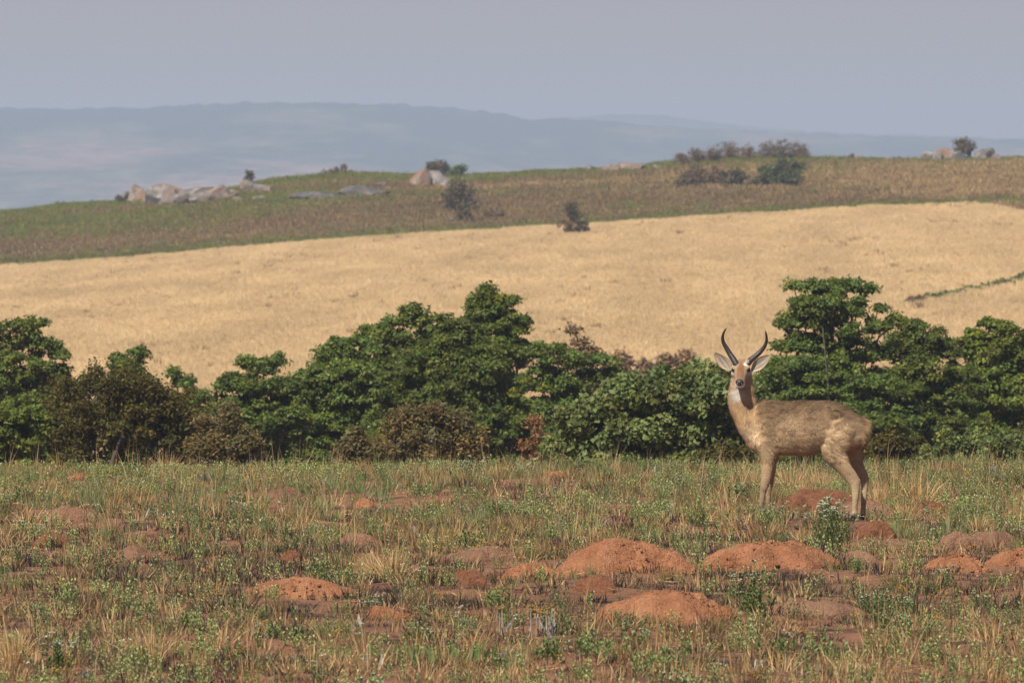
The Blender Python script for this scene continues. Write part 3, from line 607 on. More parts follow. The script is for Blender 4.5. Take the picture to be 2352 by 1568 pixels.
rboulder(600, 622, 164, 171, M_ORAN, 'low brown rock on the skyline in mid ridge', 17)
rboulder(620, 645, 161, 170, M_ORAN, 'reddish brown skyline rock right of the low brown one', 18)
rboulder(652, 664, 165, 169, M_GRAN, 'pale flat stone left of the ridge thicket', 19)
rboulder(846, 854, 153, 159, M_GRAN, 'lone pale stone right of the ridge thicket', 20)
rboulder(853, 861, 155, 160, M_ORAN, 'small brown stone beside the lone pale stone', 21)
rboulder(884, 893, 156, 161, M_GRAN, 'small grey stone left of the right boulder group', 22)
rboulder(893, 901, 155, 161, M_SLAB, 'small dark stone left of the right boulder group', 23)
rboulder(920, 935, 150, 160, M_GRAN, 'pale boulder at the left end of the right boulder group', 24)
rboulder(932, 944, 151, 161, M_GRAN, 'whitish boulder, second of the right boulder group', 25)
rboulder(938, 957, 147, 159, M_ORAN, 'reddish flat topped boulder in the right boulder group', 26)
rboulder(952, 968, 151, 161, M_GRAN, 'pale boulder under the wind bent tree', 27)
rboulder(975, 988, 149, 160, M_GRAN, 'grey boulder right of the wind bent tree', 28)
rboulder(982, 994, 147, 159, M_SLAB, 'dark topped boulder near the right end of the ridge', 29)
rboulder(992, 1003, 153, 161, M_ORAN, 'low brown boulder at the right end of the boulder group', 30)
# ------------------------------------------------------------------ reedbuck
R0 = (800.0, 1440.0); RS = 963.0       # reference point and scale of the measuring view (units per metre)
def rx(cx): return (cx - R0[0]) / RS
def rz(cy): return (R0[1] - cy) / RS
def ring_loft(rings):
    n_ = len(rings[0]); V = np.concatenate(rings); Q = []; T = []
    for i in range(1, len(rings)):
        for s in range(n_): Q.append([(i-1)*n_+s, (i-1)*n_+(s+1) % n_, i*n_+(s+1) % n_, i*n_+s])
    V = np.concatenate([V, [rings[0].mean(0)], [rings[-1].mean(0)]]); a, b = len(V)-2, len(V)-1
    for s in range(n_):
        T.append([a, (s+1) % n_, s]); T.append([b, (len(rings)-1)*n_+s, (len(rings)-1)*n_+(s+1) % n_])
    return V, np.array(Q), np.array(T), np.zeros((len(V), 3))
TH = np.arange(20)*2*np.pi/20
def densify(st, m=4):
    st = np.array(st, float); t = np.arange(len(st)); tt = np.linspace(0, len(st)-1, (len(st)-1)*m+1)
    def cr(c):
        o = []
        for q in tt:
            i = min(int(q), len(st)-2); f = q-i; p0, p1, p2, p3 = c[max(i-1, 0)], c[i], c[i+1], c[min(i+2, len(st)-1)]
            o.append(.5*((2*p1)+(-p0+p2)*f+(2*p0-5*p1+4*p2-p3)*f*f+(-p0+3*p1-3*p2+p3)*f**3))
        return np.array(o)
    return np.stack([cr(st[:, k]) for k in range(st.shape[1])], -1)
bodyparts = []
# torso: vertical sections (cx, top cy, bottom cy, half width m)
T_ = [(408, 800, 915, .045), (440, 705, 950, .085), (490, 630, 975, .115), (540, 608, 988, .135), (610, 614, 992, .152), (700, 621, 994, .166), (800, 618, 995, .172), (890, 616, 988, .166),
      (970, 621, 975, .155), (1050, 634, 985, .155), (1120, 668, 985, .148), (1180, 712, 955, .128), (1225, 752, 910, .095), (1250, 785, 870, .055)]
rings = []
for cx, a, b, hw in densify(T_):
    zc, hh = (rz(a)+rz(b))/2, (rz(a)-rz(b))/2; sn = np.sin(TH); cs = np.cos(TH)
    sh = 1 - .30*np.clip(sn, 0, 1)**2 - .10*np.clip(-sn, 0, 1)**2
    rings.append(np.stack([np.full(20, rx(cx)), hw*sh*np.sign(cs)*np.abs(cs)**.68, zc + hh*np.sign(sn)*np.abs(sn)**.85], -1))
bodyparts.append(ring_loft(rings))
# neck: level sections (cy, front cx, back cx, y, half depth)
N_ = [(425, 318, 440, -.035, .055), (470, 303, 452, -.03, .068), (540, 290, 467, -.02, .076), (600, 284, 480, -.01, .082), (680, 296, 500, 0, .09), (760, 328, 525, 0, .10), (840, 366, 550, 0, .105), (910, 412, 560, 0, .09), (950, 445, 550, 0, .06)]
rings = []
for cy, a, b, y0, hd in densify(N_):
    xc, hx = (rx(a)+rx(b))/2, (rx(b)-rx(a))/2
    rings.append(np.stack([xc + hx*np.cos(TH), y0 + hd*np.sin(TH), np.full(20, rz(cy))], -1))
bodyparts.append(ring_loft(rings))
def limb(st):      # (cx, cy, y, radius along x, radius along y)
    d = densify(st); P = np.stack([rx(d[:, 0]), d[:, 2], rz(d[:, 1])], -1); rr = []
    for i in range(len(P)):
        t = P[min(i+1, len(P)-1)] - P[max(i-1, 0)]; t /= np.linalg.norm(t); v = np.array([0, 1, 0]); u = np.cross(v, t); u /= np.linalg.norm(u); v = np.cross(t, u)
        rr.append(P[i] + max(d[i, 3], .004)*np.cos(TH)[:, None]*u + max(d[i, 4], .004)*np.sin(TH)[:, None]*v)
    bodyparts.append(ring_loft(rr))
YN, YF = -.085, .095
# near hind leg: thigh, gaskin, hock, cannon, fetlock, hoof
limb([(1085, 745, -.06, .05, .05), (1075, 790, -.070, .125, .095), (1045, 860, -.084, .128, .088), (1026, 920, -.088, .112, .080), (1022, 965, -.090, .096, .072), (1038, 1012, -.094, .080, .060), (1070, 1060, -.098, .061, .048), (1105, 1105, -.10, .052, .040), (1140, 1150, -.10, .049, .032), (1162, 1187, -.10, .042, .029),
      (1168, 1230, -.10, .033, .025), (1168, 1280, -.10, .026, .021), (1164, 1330, -.10, .0225, .019), (1161, 1375, -.10, .021, .018), (1160, 1408, -.10, .025, .022), (1156, 1428, -.10, .022, .021), (1150, 1448, -.10, .026, .023), (1148, 1462, -.10, .027, .024)])
# far hind leg, set a little farther back
limb([(1100, 760, .05, .05, .05), (1110, 850, .075, .12, .08), (1125, 930, .085, .10, .07), (1150, 1010, .092, .072, .055), (1180, 1070, .095, .055, .045), (1212, 1125, .095, .044, .035), (1236, 1165, .095, .034, .028), (1237, 1215, .095, .027, .023), (1234, 1270, .095, .0235, .02),
      (1230, 1320, .095, .021, .018), (1227, 1365, .095, .020, .018), (1226, 1398, .095, .023, .021), (1222, 1416, .095, .021, .02), (1216, 1436, .095, .025, .022), (1214, 1446, .095, .026, .023)])
# near fore leg
limb([(560, 800, -.07, .06, .05), (552, 880, -.085, .092, .065), (556, 940, -.09, .078, .058), (558, 1000, -.092, .055, .045), (558, 1050, -.092, .048, .038), (553, 1110, -.092, .042, .032), (545, 1165, -.092, .037, .028), (534, 1212, -.092, .031, .026), (526, 1250, -.092, .025, .022),
      (519, 1300, -.092, .0205, .018), (512, 1350, -.092, .0185, .0165), (507, 1385, -.092, .021, .019), (502, 1402, -.092, .019, .018), (497, 1420, -.092, .024, .021), (495, 1432, -.092, .025, .022)])
# far fore leg
limb([(580, 860, .06, .07, .055), (585, 940, .08, .07, .055), (586, 1010, .085, .05, .042), (584, 1070, .085, .042, .035), (580, 1130, .085, .037, .03), (573, 1190, .085, .031, .026), (568, 1225, .085, .028, .025), (565, 1265, .085, .022, .02), (566, 1320, .085, .019, .017),
      (567, 1365, .085, .018, .016), (568, 1392, .085, .021, .019), (566, 1408, .085, .019, .018), (562, 1424, .085, .024, .021), (561, 1434, .085, .025, .022)])
# bushy tail
limb([(1195, 740, 0, .03, .03), (1226, 785, 0, .036, .04), (1234, 835, 0, .036, .042), (1228, 885, 0, .03, .034), (1215, 925, 0, .014, .018)])
# head in its own frame
HF = np.array([-.10, -.83, -.55]); HF /= np.linalg.norm(HF); HR = np.cross(HF, [0, 0, 1]); HR /= np.linalg.norm(HR); HU = np.cross(HR, HF)
# HR points to the picture right
if HR[0] < 0: HR = -HR; HU = np.cross(HR, HF) if np.cross(HR, HF)[2] > 0 else -np.cross(HR, HF)
HC = np.array([rx(374), -.085, rz(408)])
def hp(s, r_, u): return HC + HF*s + HR*r_ + HU*u
H_ = [(-.095, .004, .030, .030), (-.075, .004, .047, .045), (-.04, .002, .058, .056), (-.01, -.004, .0605, .058), (.02, -.010, .056, .055), (.05, -.014, .047, .050), (.08, -.021, .0400, .049), (.11, -.026, .0370, .046), (.135, -.029, .0365, .042), (.152, -.029, .031, .035), (.162, -.028, .016, .019)]
rings = []
for s, u, hw, hh in densify(H_):
    cs, sn = np.cos(TH), np.sin(TH)
    hwv = hw*(1 - .12*np.clip(sn, 0, 1)); rings.append(hp(s, 0, u)[None] + (hwv*np.sign(cs)*np.abs(cs)**.9)[:, None]*HR + (hh*np.sign(sn)*np.abs(sn)**.9)[:, None]*HU)
bodyparts.append(ring_loft(rings))
def blob(c, rad, st=(1, 1, 1)):
    rr = []
    for q in np.linspace(.08, np.pi-.08, 9): rr.append(np.stack([c[0]+rad*st[0]*np.sin(q)*np.cos(TH), c[1]+rad*st[1]*np.sin(q)*np.sin(TH), np.full(20, c[2]+rad*st[2]*np.cos(q))], -1))
    bodyparts.append(ring_loft(rr))
for sgn in (-1, 1):
    blob(hp(-.004, sgn*.050, .022), .020)          # brow ridges
    blob(hp(-.035, sgn*.045, .052), .022)          # horn pedicles
    blob(hp(-.005, sgn*.048, -.03), .03)           # cheeks
blob(hp(.120, 0, -.060), .024, (1.15, 1, .8))      # chin
blob((rx(555), -.095, rz(830)), .075, (.8, .75, 1.6))     # shoulder muscle
blob((rx(1010), -.125, rz(720)), .05, (1.3, .6, .8))      # hip bone
blob((rx(950), -.085, rz(870)), .065, (1.2, .7, 1.3))     # flank fold
blob((rx(1188), -.10, rz(1176)), .019, (1, .8, 1.3)); blob((rx(1250), .095, rz(1160)), .017, (1, .8, 1.3))   # hock points
blob((rx(531), -.096, rz(1222)), .028, (1, .9, 1.3)); blob((rx(566), .083, rz(1226)), .026, (1, .9, 1.3))    # knees
blob((rx(600), -.02, rz(640)), .05, (2.2, .8, .6))        # withers
tmp = bpy.data.objects.new('reedbuck_form', pmesh('reedbuck_form', join(*bodyparts))); C.objects.link(tmp)
bm = bmesh.new(); bm.from_mesh(tmp.data); bmesh.ops.recalc_face_normals(bm, faces=bm.faces); bm.to_mesh(tmp.data); bm.free()
md = tmp.modifiers.new('r', 'REMESH'); md.mode = 'VOXEL'; md.voxel_size = .0062
md = tmp.modifiers.new('s', 'SMOOTH'); md.factor = .5; md.iterations = 14
dg = bpy.context.evaluated_depsgraph_get(); ev = tmp.evaluated_get(dg); bme = bpy.data.meshes.new_from_object(ev)
bpy.data.objects.remove(tmp)
nv = len(bme.vertices); BV = np.zeros(nv*3, np.float32); bme.vertices.foreach_get('co', BV); BV = BV.reshape(-1, 3).astype(float)
BN = np.zeros(nv*3, np.float32); bme.vertices.foreach_get('normal', BN); BN = BN.reshape(-1, 3).astype(float)
def sm(a, b, v): t = np.clip((v-a)/(b-a), 0, 1); return t*t*(3-2*t)
hl = BV - HC; hs, hr, hu = hl@HF, hl@HR, hl@HU
headw = sm(.93, 1.0, BV[:, 2]) * sm(-.02, -.05, BV[:, 1] + 0*hs) ; headw = np.maximum(headw, sm(-.118, -.135, BV[:, 1])*(BV[:, 0] < -.3)*(BV[:, 2] > .85)); headw = np.maximum(headw, sm(1.06, 1.10, BV[:, 2])*(BV[:, 0] < -.3))
# shaggy relief on the trunk
trunkw = sm(.42, .52, BV[:, 2])*(1 - sm(.80, .86, BV[:, 2]*1.0)*0)*sm(-.44, -.34, BV[:, 0])*(1-headw)
BV += BN*(trunkw*(.0065*fbm(BV[:, 0]*13, BV[:, 2]*20, BV[:, 1]*13, 3) + .004*fbm(BV[:, 0]*40, BV[:, 2]*40, BV[:, 1]*40, 2)))[:, None]
def coat_colour(V, hs, hr, hu, headw):
    x, y, z = V[:, 0], V[:, 1], V[:, 2]
    def L(c): return np.array(c)[None, :]
    def mx(c, d, t): return c*(1-t[:, None]) + L(d)*t[:, None]
    nA = fbm(x*9, z*12, y*9, 4); nB = fbm(x*24+5, z*34, y*24, 3)
    c = np.tile(L((0.436, 0.293, 0.169)), (len(V), 1))
    c = mx(c, (.175, .108, .060), sm(.58, .80, z + .09*nA)*sm(-.38, -.30, x))        # brown saddle
    c = mx(c, (0.520, 0.370, 0.227), sm(.60, .48, z + .04*nA)*sm(.42, .46, z))             # paler lower flank
    c = mx(c, (0.501, 0.341, 0.202), sm(.46, .40, z))                                       # legs 
    c = mx(c, (0.520, 0.364, 0.221), sm(.10, .2, x)*sm(.72, .58, z + .05*nA)*sm(.40, .5, z))   # thigh
    c = mx(c, (0.559, 0.358, 0.195), sm(-.30, -.36, x)*sm(.55, .65, z))                      # neck and chest
    c = mx(c, (0.650, 0.481, 0.319), sm(-.28, -.36, x)*sm(.72, .60, z)*sm(.45, .52, z))       # brisket
    c = mx(c, (0.260, 0.163, 0.091), np.clip(nB*1.7 - .10, 0, 1)*.9*sm(.46 - .14*sm(.08, .2, x), .56 - .10*sm(.08, .2, x), z)*sm(-.34, -.25, x))   # matted darker patches
    for px_, pz_, rr_ in ((rx(950), rz(760), .05), (rx(845), rz(715), .035), (rx(575), rz(900), .055), (rx(720), rz(860), .035), (rx(1130), rz(880), .06)):
        c = mx(c, (0.202, 0.130, 0.075), np.exp(-(((x-px_)*1.3)**2+(z-pz_)**2)/rr_**2)*np.clip(.65+nB, 0, 1)*.8)
    c = mx(c, (0.715, 0.598, 0.468), sm(.475, .455, z)*sm(.44, .45, z)*(np.abs(x) < .3)*(np.abs(y) < .1)*0)
    c = mx(c, (0.195, 0.137, 0.091), sm(.32, .22, z)*(x < 0)*sm(.35, .9, np.abs(fbm(z*3, x*0, 3.0, 2)+.9))*.75*sm(.02, .05, z))     # dark stripe on the fore cannon
    c = mx(c, (0.598, 0.455, 0.286), sm(.30, .2, z)*(x > .2)*.6)
    c = mx(c, (.025, .02, .018), sm(.038, .030, z))                                       # hooves
    c = mx(c, (0.546, 0.351, 0.169), sm(rx(1205), rx(1235), x)*sm(.5, .56, z))                    # tail
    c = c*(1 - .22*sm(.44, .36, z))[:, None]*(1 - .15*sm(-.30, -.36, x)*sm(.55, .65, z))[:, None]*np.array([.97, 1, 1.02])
    gr = c.mean(1, keepdims=True); c = c*.84 + gr*.16*np.array([1.05, 1.0, .90]); c = c*np.array([1.15, 1.10, .97])          # dusty, greyed coat
    c = c*(1 - .30*(sm(.46, .40, z)*np.clip(fbm(z*9, x*6, 7.0, 3) + .25, 0, 1)))[:, None]     # worn darker marks on the legs
    # throat patch
    th = np.exp(-(((x-rx(348))/.050)**2 + ((z-rz(568))/.045)**2)**1.3)*(y < .02)
    c = mx(c, (.72, .66, .58), np.clip(th*1.3, 0, 1)*sm(-.35, .4, -BNy))
    # head
    hc = np.tile(L((.37, .255, .155)), (len(V), 1))
    hc = mx(hc, (.22, .120, .062), sm(.035, .018, np.abs(hr))*sm(-.06, -.02, hs)*sm(-.01, .02, hu))
    hc = mx(hc, (.29, .17, .09), sm(-.03, -.05, hs + 0*hr)*sm(.02, .035, hu))
    hc = mx(hc, (.20, .085, .035), np.exp(-((hr/.015)**2 + ((hs-.035)/.035)**2))*sm(0, .02, hu)*.8)
    hc = mx(hc, (.70, .63, .54), np.exp(-(((np.abs(hr)-.058)/.012)**2 + ((hs-.012)/.02)**2 + ((hu+.012)/.014)**2)))    # pale eye surround
    hc = mx(hc, (.66, .60, .52), np.exp(-(((np.abs(hr)-.062)/.016)**2 + ((hs+.04)/.03)**2 + ((hu-.01)/.03)**2))*.8)
    hc = mx(hc, (.028, .022, .02), np.exp(-(((np.abs(hr)-.05)/.022)**2 + ((hs-.012)/.024)**2 + ((hu-.010)/.015)**2)**1.5))
    hc = mx(hc, (.80, .76, .70), sm(.104, .122, hs)*sm(-.014, -.022, hu)*sm(-.052, -.044, hu))                       # white upper lip
    hc = mx(hc, (.26, .17, .11), sm(.085, .11, hs)*sm(-.048, -.055, hu))                                             # brown chin
    hc = mx(hc, (.02, .017, .015), sm(.10, .115, hs)*np.exp(-((hu+.0475)/.0036)**2))                                  # mouth line
    hc = mx(hc, (.80, .77, .73), np.exp(-(((np.abs(hr)-.036)/.018)**2 + ((hs+.010)/.013)**2 + ((hu-.052)/.017)**2)**1.5))     # white pads before the horns
    c = c*(1-headw[:, None]) + hc*headw[:, None]
    return c
BNy = BN[:, 1]
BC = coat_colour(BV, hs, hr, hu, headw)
ply = len(bme.polygons); lt = np.zeros(ply, np.int32); bme.polygons.foreach_get('loop_total', lt)
bme.vertices.foreach_set('co', BV.ravel().astype(np.float32))
while bme.color_attributes: bme.color_attributes.remove(bme.color_attributes[0])
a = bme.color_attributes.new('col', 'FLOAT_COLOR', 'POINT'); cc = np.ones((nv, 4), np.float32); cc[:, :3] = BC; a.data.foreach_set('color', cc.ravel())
bme.polygons.foreach_set('use_smooth', np.ones(ply, bool)); bme.update()
m, n, p = new_mat('antelope_coat'); P = nd(n, 'ShaderNodeTexCoord').outputs['Object']
mp = nd(n, 'ShaderNodeMapping'); mp.inputs['Scale'].default_value = (55, 120, 120); mp.inputs['Rotation'].default_value = (0, math.radians(25), 0); n.links.new(P, mp.inputs[0])
hn = noise(n, 1.0, 5, .65, mp.outputs[0])
at = nd(n, 'ShaderNodeAttribute', attribute_name='col')
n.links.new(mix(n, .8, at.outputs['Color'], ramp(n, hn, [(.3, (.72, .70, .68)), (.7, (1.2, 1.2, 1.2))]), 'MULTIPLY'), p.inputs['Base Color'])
p.inputs['Roughness'].default_value = .75; p.inputs['Sheen Weight'].default_value = .15; bump(n, p, hn, .7, .008); M_COAT = m
bme.materials.clear(); bme.materials.append(M_COAT)
buck_d = row_dist(2076.6/4); buck_loc = (wx(3209.0/4, buck_d), buck_d, SLOPE*buck_d)
buck = thing('reedbuck', (buck_loc[0], buck_loc[1], buck_loc[2] + .005), 'tan horned antelope standing side on in the grass with head turned to the viewer', 'antelope')
obj('body', bme, buck)
# horns
m, n, p = new_mat('horn'); P = nd(n, 'ShaderNodeTexCoord').outputs['Object']
n.links.new(ramp(n, noise(n, 60, 4, .6, P), [(.3, (.022, .018, .017)), (.7, (.065, .055, .052))]), p.inputs['Base Color']); p.inputs['Roughness'].default_value = .38; p.inputs['Specular IOR Level'].default_value = .5; M_HORN = m
def c2(px_, py_): return np.array([(2800 + px_/4.48 - 2750)*1.742, (1280 + py_/4.48 - 1250)*1.742])
for side, pts_ in (('l', [(655, 812), (600, 715), (545, 630), (480, 520), (425, 420), (405, 330), (425, 235), (472, 158)]), ('r', [(838, 812), (900, 735), (970, 680), (1075, 585), (1150, 490), (1188, 390), (1186, 290), (1167, 200)])):
    yy = [-.085, -.078, -.07, -.07, -.082, -.10, -.125, -.155]
    P_ = np.array([[rx(c2(*q)[0]), y_, rz(c2(*q)[1])] for q, y_ in zip(pts_, yy)]); D_ = densify(P_, 12); k_ = len(D_); tt = np.linspace(0, 1, k_)
    rad = .0230*(1-tt)**.60*(1-.2*tt) + .0018; rad *= 1 + .085*np.sin(tt*2*np.pi*22)*(tt < .62)*np.clip((.66-tt)/.2, 0, 1)
    v_, q_, t_, c_ = tube(D_, rad, 12); b_ = np.array([k_*12-12, ]); tipf = np.array([[k_*12-12, k_*12-12+s, k_*12-12+s+1] for s in range(1, 11)])
    obj('horn', fast_mesh('horn', v_, q_, np.concatenate([t_, tipf]), mats=[M_HORN], smooth=True), buck)
# ears
def plain(name, colr, rough, spec=.5, var=.25):
    m, n, p = new_mat(name); P = nd(n, 'ShaderNodeTexCoord').outputs['Object']
    n.links.new(ramp(n, noise(n, 150, 3, .6, P), [(.3, tuple(q*(1-var) for q in colr)), (.7, tuple(q*(1+var) for q in colr))]), p.inputs['Base Color'])
    p.inputs['Roughness'].default_value = rough; p.inputs['Specular IOR Level'].default_value = spec; return m
M_EAR = plant_mat('ear_hide', .12, 0.0, .8, .1)
for bx_, tip_, sg in (((560, 905), (262, 600), -1), ((920, 930), (1245, 640), 1)):
    b2, t2 = c2(*bx_), c2(*tip_); Bp = np.array([rx(b2[0]), -.055, rz(b2[1])]); Tp = np.array([rx(t2[0]), -.075, rz(t2[1])])
    ax = Tp - Bp; Ln = np.linalg.norm(ax); ax /= Ln; sd = np.cross([0, -1, 0], ax); sd /= np.linalg.norm(sd)
    nu, nw = 17, 11; u_ = np.linspace(0, 1, nu); w_ = np.linspace(-1, 1, nw); V = []; cl_ = []
    er = np.random.default_rng(5 + sg)
    for layer in (0, 1):
        for uu in u_:
            hw = .041*(np.sin(np.pi*min(1, uu**.85*.96 + .04))**.62)*(1.0 if uu < .99 else .15) * (.55 + .45*min(1, uu*3.5))
            for ww in w_:
                cup = .013*(1 - ww*ww)*np.sin(np.pi*min(1, uu*.8 + .15))
                q = Bp + ax*Ln*uu + sd*hw*ww + np.array([0, 1, 0])*(cup + layer*.004) - np.array([0, 1, 0])*.010
                V.append(q)
                edge = max(abs(ww), uu*.99)**1
                streak = .5 + .5*np.sin(ww*9 + uu*5 + er.normal(0, .35))
                if layer: cl_.append((.40, .27, .15))
                elif edge > .93: cl_.append((.33, .22, .12))
                else: cl_.append(tuple(np.array((.54, .455, .35))*(.45 + .55*streak) if abs(ww) < .8 else (.50, .40, .29)))
    V = np.array(V); I = np.arange(2*nu*nw).reshape(2, nu, nw); Q = []
    for l in (0, 1):
        Q.append(np.stack([I[l, :-1, :-1], I[l, :-1, 1:], I[l, 1:, 1:], I[l, 1:, :-1]], -1).reshape(-1, 4))
    bd = np.concatenate([I[:, :, 0], ], 1)
    for e0, e1 in ((I[0, :, 0], I[1, :, 0]), (I[0, :, -1], I[1, :, -1]), (I[0, -1, :], I[1, -1, :])): Q.append(np.stack([e0[:-1], e0[1:], e1[1:], e1[:-1]], -1))
    o = obj('ear', fast_mesh('ear', V, np.concatenate(Q), None, np.array(cl_), [M_EAR], True), buck)
# eyes and nose
def ball_mesh(name, mat, seg=16):
    bm = bmesh.new(); bmesh.ops.create_uvsphere(bm, u_segments=seg, v_segments=seg//2+2, radius=1.0); me = bpy.data.meshes.new(name); bm.to_mesh(me); bm.free()
    me.materials.append(mat); me.polygons.foreach_set('use_smooth', np.ones(len(me.polygons), bool)); return me
eye_me = ball_mesh('eye', plain('eye_dark', (.012, .009, .008), .12, .6))
for sgn in (-1, 1):
    o = obj('eye', eye_me, buck, hp(.006, sgn*.0505, .010)); o.scale = (.0195, .0185, .0155)
nb = bmesh.new(); bmesh.ops.create_uvsphere(nb, u_segments=20, v_segments=14, radius=1.0)
v = np.array([q.co[:] for q in nb.verts]); w_ = v.copy()
w_[:, 0] = v[:, 0]*.0285*(1 + .12*v[:, 2]); w_[:, 1] = v[:, 1]*.019; w_[:, 2] = v[:, 2]*.0225
for sgn in (-1, 1):
    dd = np.exp(-(((w_[:, 0]-sgn*.0165)/.0075)**2 + ((w_[:, 2]+.001)/.0075)**2))*(v[:, 1] < 0); w_[:, 1] += dd*.014
for q, c_ in zip(nb.verts, hp(.146, 0, -.004)[None] + w_[:, :1]*HR - w_[:, 1:2]*HF*1.0 + w_[:, 2:3]*np.array([0, 0, 1.0])): q.co = c_
nm = bpy.data.meshes.new('nose'); nb.to_mesh(nm); nb.free(); nm.materials.append(plain('wet_nose', (.020, .019, .021), .5, .35)); nm.polygons.foreach_set('use_smooth', np.ones(len(nm.polygons), bool))
obj('nose', nm, buck)
# fur strands, laid along the coat
r = np.random.default_rng(3); tri = []
bme.calc_loop_triangles(); ti = np.zeros(len(bme.loop_triangles)*3, np.int32); bme.loop_triangles.foreach_get('vertices', ti); ti = ti.reshape(-1, 3)
ar = np.linalg.norm(np.cross(BV[ti[:, 1]]-BV[ti[:, 0]], BV[ti[:, 2]]-BV[ti[:, 0]]), axis=1)
zc = BV[ti].mean(1); dens = ar*np.where(zc[:, 2] < .42, .35, 1.0)*np.where(headw[ti].mean(1) > .5, .25, 1.0); NF = 70000
pick = r.choice(len(ti), NF, p=dens/dens.sum()); bc = r.dirichlet((1, 1, 1), NF)
Pf = np.einsum('ij,ijk->ik', bc, BV[ti[pick]]); Nf = np.einsum('ij,ijk->ik', bc, BN[ti[pick]]); Nf /= np.linalg.norm(Nf, axis=1, keepdims=True); Cf = np.einsum('ij,ijk->ik', bc, BC[ti[pick]])
fx = sm(-.42, -.2, Pf[:, 0]); flow = np.stack([.15 + .75*fx, np.zeros(NF), -.95 + .35*fx], -1); flow[Pf[:, 2] < .45] = (.05, 0, -1)
tailm = (Pf[:, 0] > rx(1195)) & (Pf[:, 2] > .50); flow[tailm] = (.45, 0, -.75)
flow = flow + np.stack([fbm(Pf[:, 0]*7, Pf[:, 2]*7, 3.0, 3), np.zeros(NF), fbm(Pf[:, 0]*7, Pf[:, 2]*7, 13.0, 3)], -1)*.9*(Pf[:, 2] > .45)[:, None] + r.normal(0, .14, (NF, 3))
flow -= Nf*np.sum(flow*Nf, 1, keepdims=True); flow /= np.maximum(np.linalg.norm(flow, axis=1, keepdims=True), 1e-5)
ln = np.where(Pf[:, 2] < .42, .010, .022)*r.uniform(.5, 1.3, NF); ln[headw[ti[pick]].mean(1) > .4] = .007; ln[tailm] *= 2.0
ln *= np.where((Pf[:, 2] > .44) & (Pf[:, 2] < .52), 1.3, 1)
lift = r.uniform(.12, .5, (NF, 1)); sdv = np.cross(Nf, flow)*.0019
Vf = np.stack([Pf - sdv - Nf*.001, Pf + sdv - Nf*.001, Pf + flow*ln[:, None] + Nf*lift*ln[:, None]], 1).reshape(-1, 3)
fc = np.repeat(Cf*r.uniform(.86, 1.14, (NF, 1))*(1 + .45*fbm(Pf[:, 0]*13, Pf[:, 2]*16, Pf[:, 1]*8, 3))[:, None], 3, 0)
obj('fur', fast_mesh('fur', Vf, None, np.arange(NF*3).reshape(-1, 3), fc, [plant_mat('fur_strand', .15, 0, .7, .2)]), buck)['kind'] = 'stuff'
buck.children[-1]['label'] = 'short shaggy coat hair'

# ------------------------------------------------------------------ soil mounds on the plain
MOUNDS = []
def mound_mesh(sx, sy, h, seed, mat, lump, skew, fresh):
    nr_, na_ = 24, 60; r = np.random.default_rng(seed); V = []; ph = r.uniform(0, 9)
    for i in range(nr_+1):
        t = i/nr_; a = np.arange(na_)*2*np.pi/na_
        rad = t*(1 + .16*np.sin(a*2+ph) + .12*np.sin(a*3+ph*2) + .09*np.sin(a*7+ph*3) + .06*np.sin(a*11+ph*5))
        x = rad*np.cos(a); y = rad*np.sin(a)
        xs = x - skew*(1-t); prof = (1 - t**2.4)**.9 if fresh else (1 - t**2.6)**.75
        z = prof*(1 + .22*fbm(x*1.7+seed, y*1.7, 1.0, 3)) + lump*.28*fbm(x*4+seed, y*4, 2.0, 3)*(1-t**4) + (.26 if fresh or lump > .5 else .10)*fbm(x*8, y*8+seed, 4.0, 5)*(1-t**6)
        V.append(np.stack([xs*sx, y*sy, z*h - .06*(t > .99)], -1))
    V = np.concatenate(V); Q = []
    for i in range(nr_):
        for s in range(na_): Q.append([i*na_+s, i*na_+(s+1) % na_, (i+1)*na_+(s+1) % na_, (i+1)*na_+s][::-1])
    return fast_mesh('soil_mound', V, Q, mats=[mat], smooth=True)
def mound(x0, x1, yt, yb, mat, label, lump=.3, skew=0.0, clods=0, dist=None):
    px0, px1, pyt, pyb = x0*K, x1*K, yt*K, yb*K; d0 = row_dist(pyb); sx = (px1-px0)/2*d0/F; sy = sx*.9; d = dist or d0 + sy*.8; x = wx((px0+px1)/2, d)
    h = (pyb-pyt)*d/F*1.0; seed = len(MOUNDS)+3
    zb = gz1(x, d)
    h = min(max(.03, wz(pyt, d) - zb), sx*(.50 if clods else .85))
    o = obj('soil_mound', mound_mesh(sx*1.08, sy, h, seed, mat, lump, skew, clods > 0), None, (x, d, zb - .01))
    tag(o, label, 'soil mound', 'soil mounds on the plain'); MOUNDS.append((x, d, sx, sy, h))
    if clods:
        r = np.random.default_rng(seed); parts = []
        for q in range(clods*3):
            a = r.uniform(0, 6.28); t = r.uniform(.2, 1.25); s = r.uniform(.004, .020)*r.uniform(.4, 1)
            c = np.array([x+np.cos(a)*t*sx, d+np.sin(a)*t*sy, zb + h*max(0, 1-t**2.2)*.98])
            v = r.normal(0, 1, (6, 3))*0 + np.array([[1, 0, 0], [-1, 0, 0], [0, 1, 0], [0, -1, 0], [0, 0, .8], [0, 0, -.8]])*s*r.uniform(.7, 1.3, (6, 1)) + c - np.array([x, d, zb-.01])
            parts.append((v, np.zeros((0, 4), int), np.array([[0, 2, 4], [2, 1, 4], [1, 3, 4], [3, 0, 4], [2, 0, 5], [1, 2, 5], [3, 1, 5], [0, 3, 5]]), np.zeros((6, 3))))
        cl = obj('clods', pmesh('clods', join(*parts), mat), o); cl['kind'] = 'stuff'
mound(1290, 1560, 1237, 1328, M_RED, 'largest fresh red soil mound in the middle of the plain', .25, .0, 60)
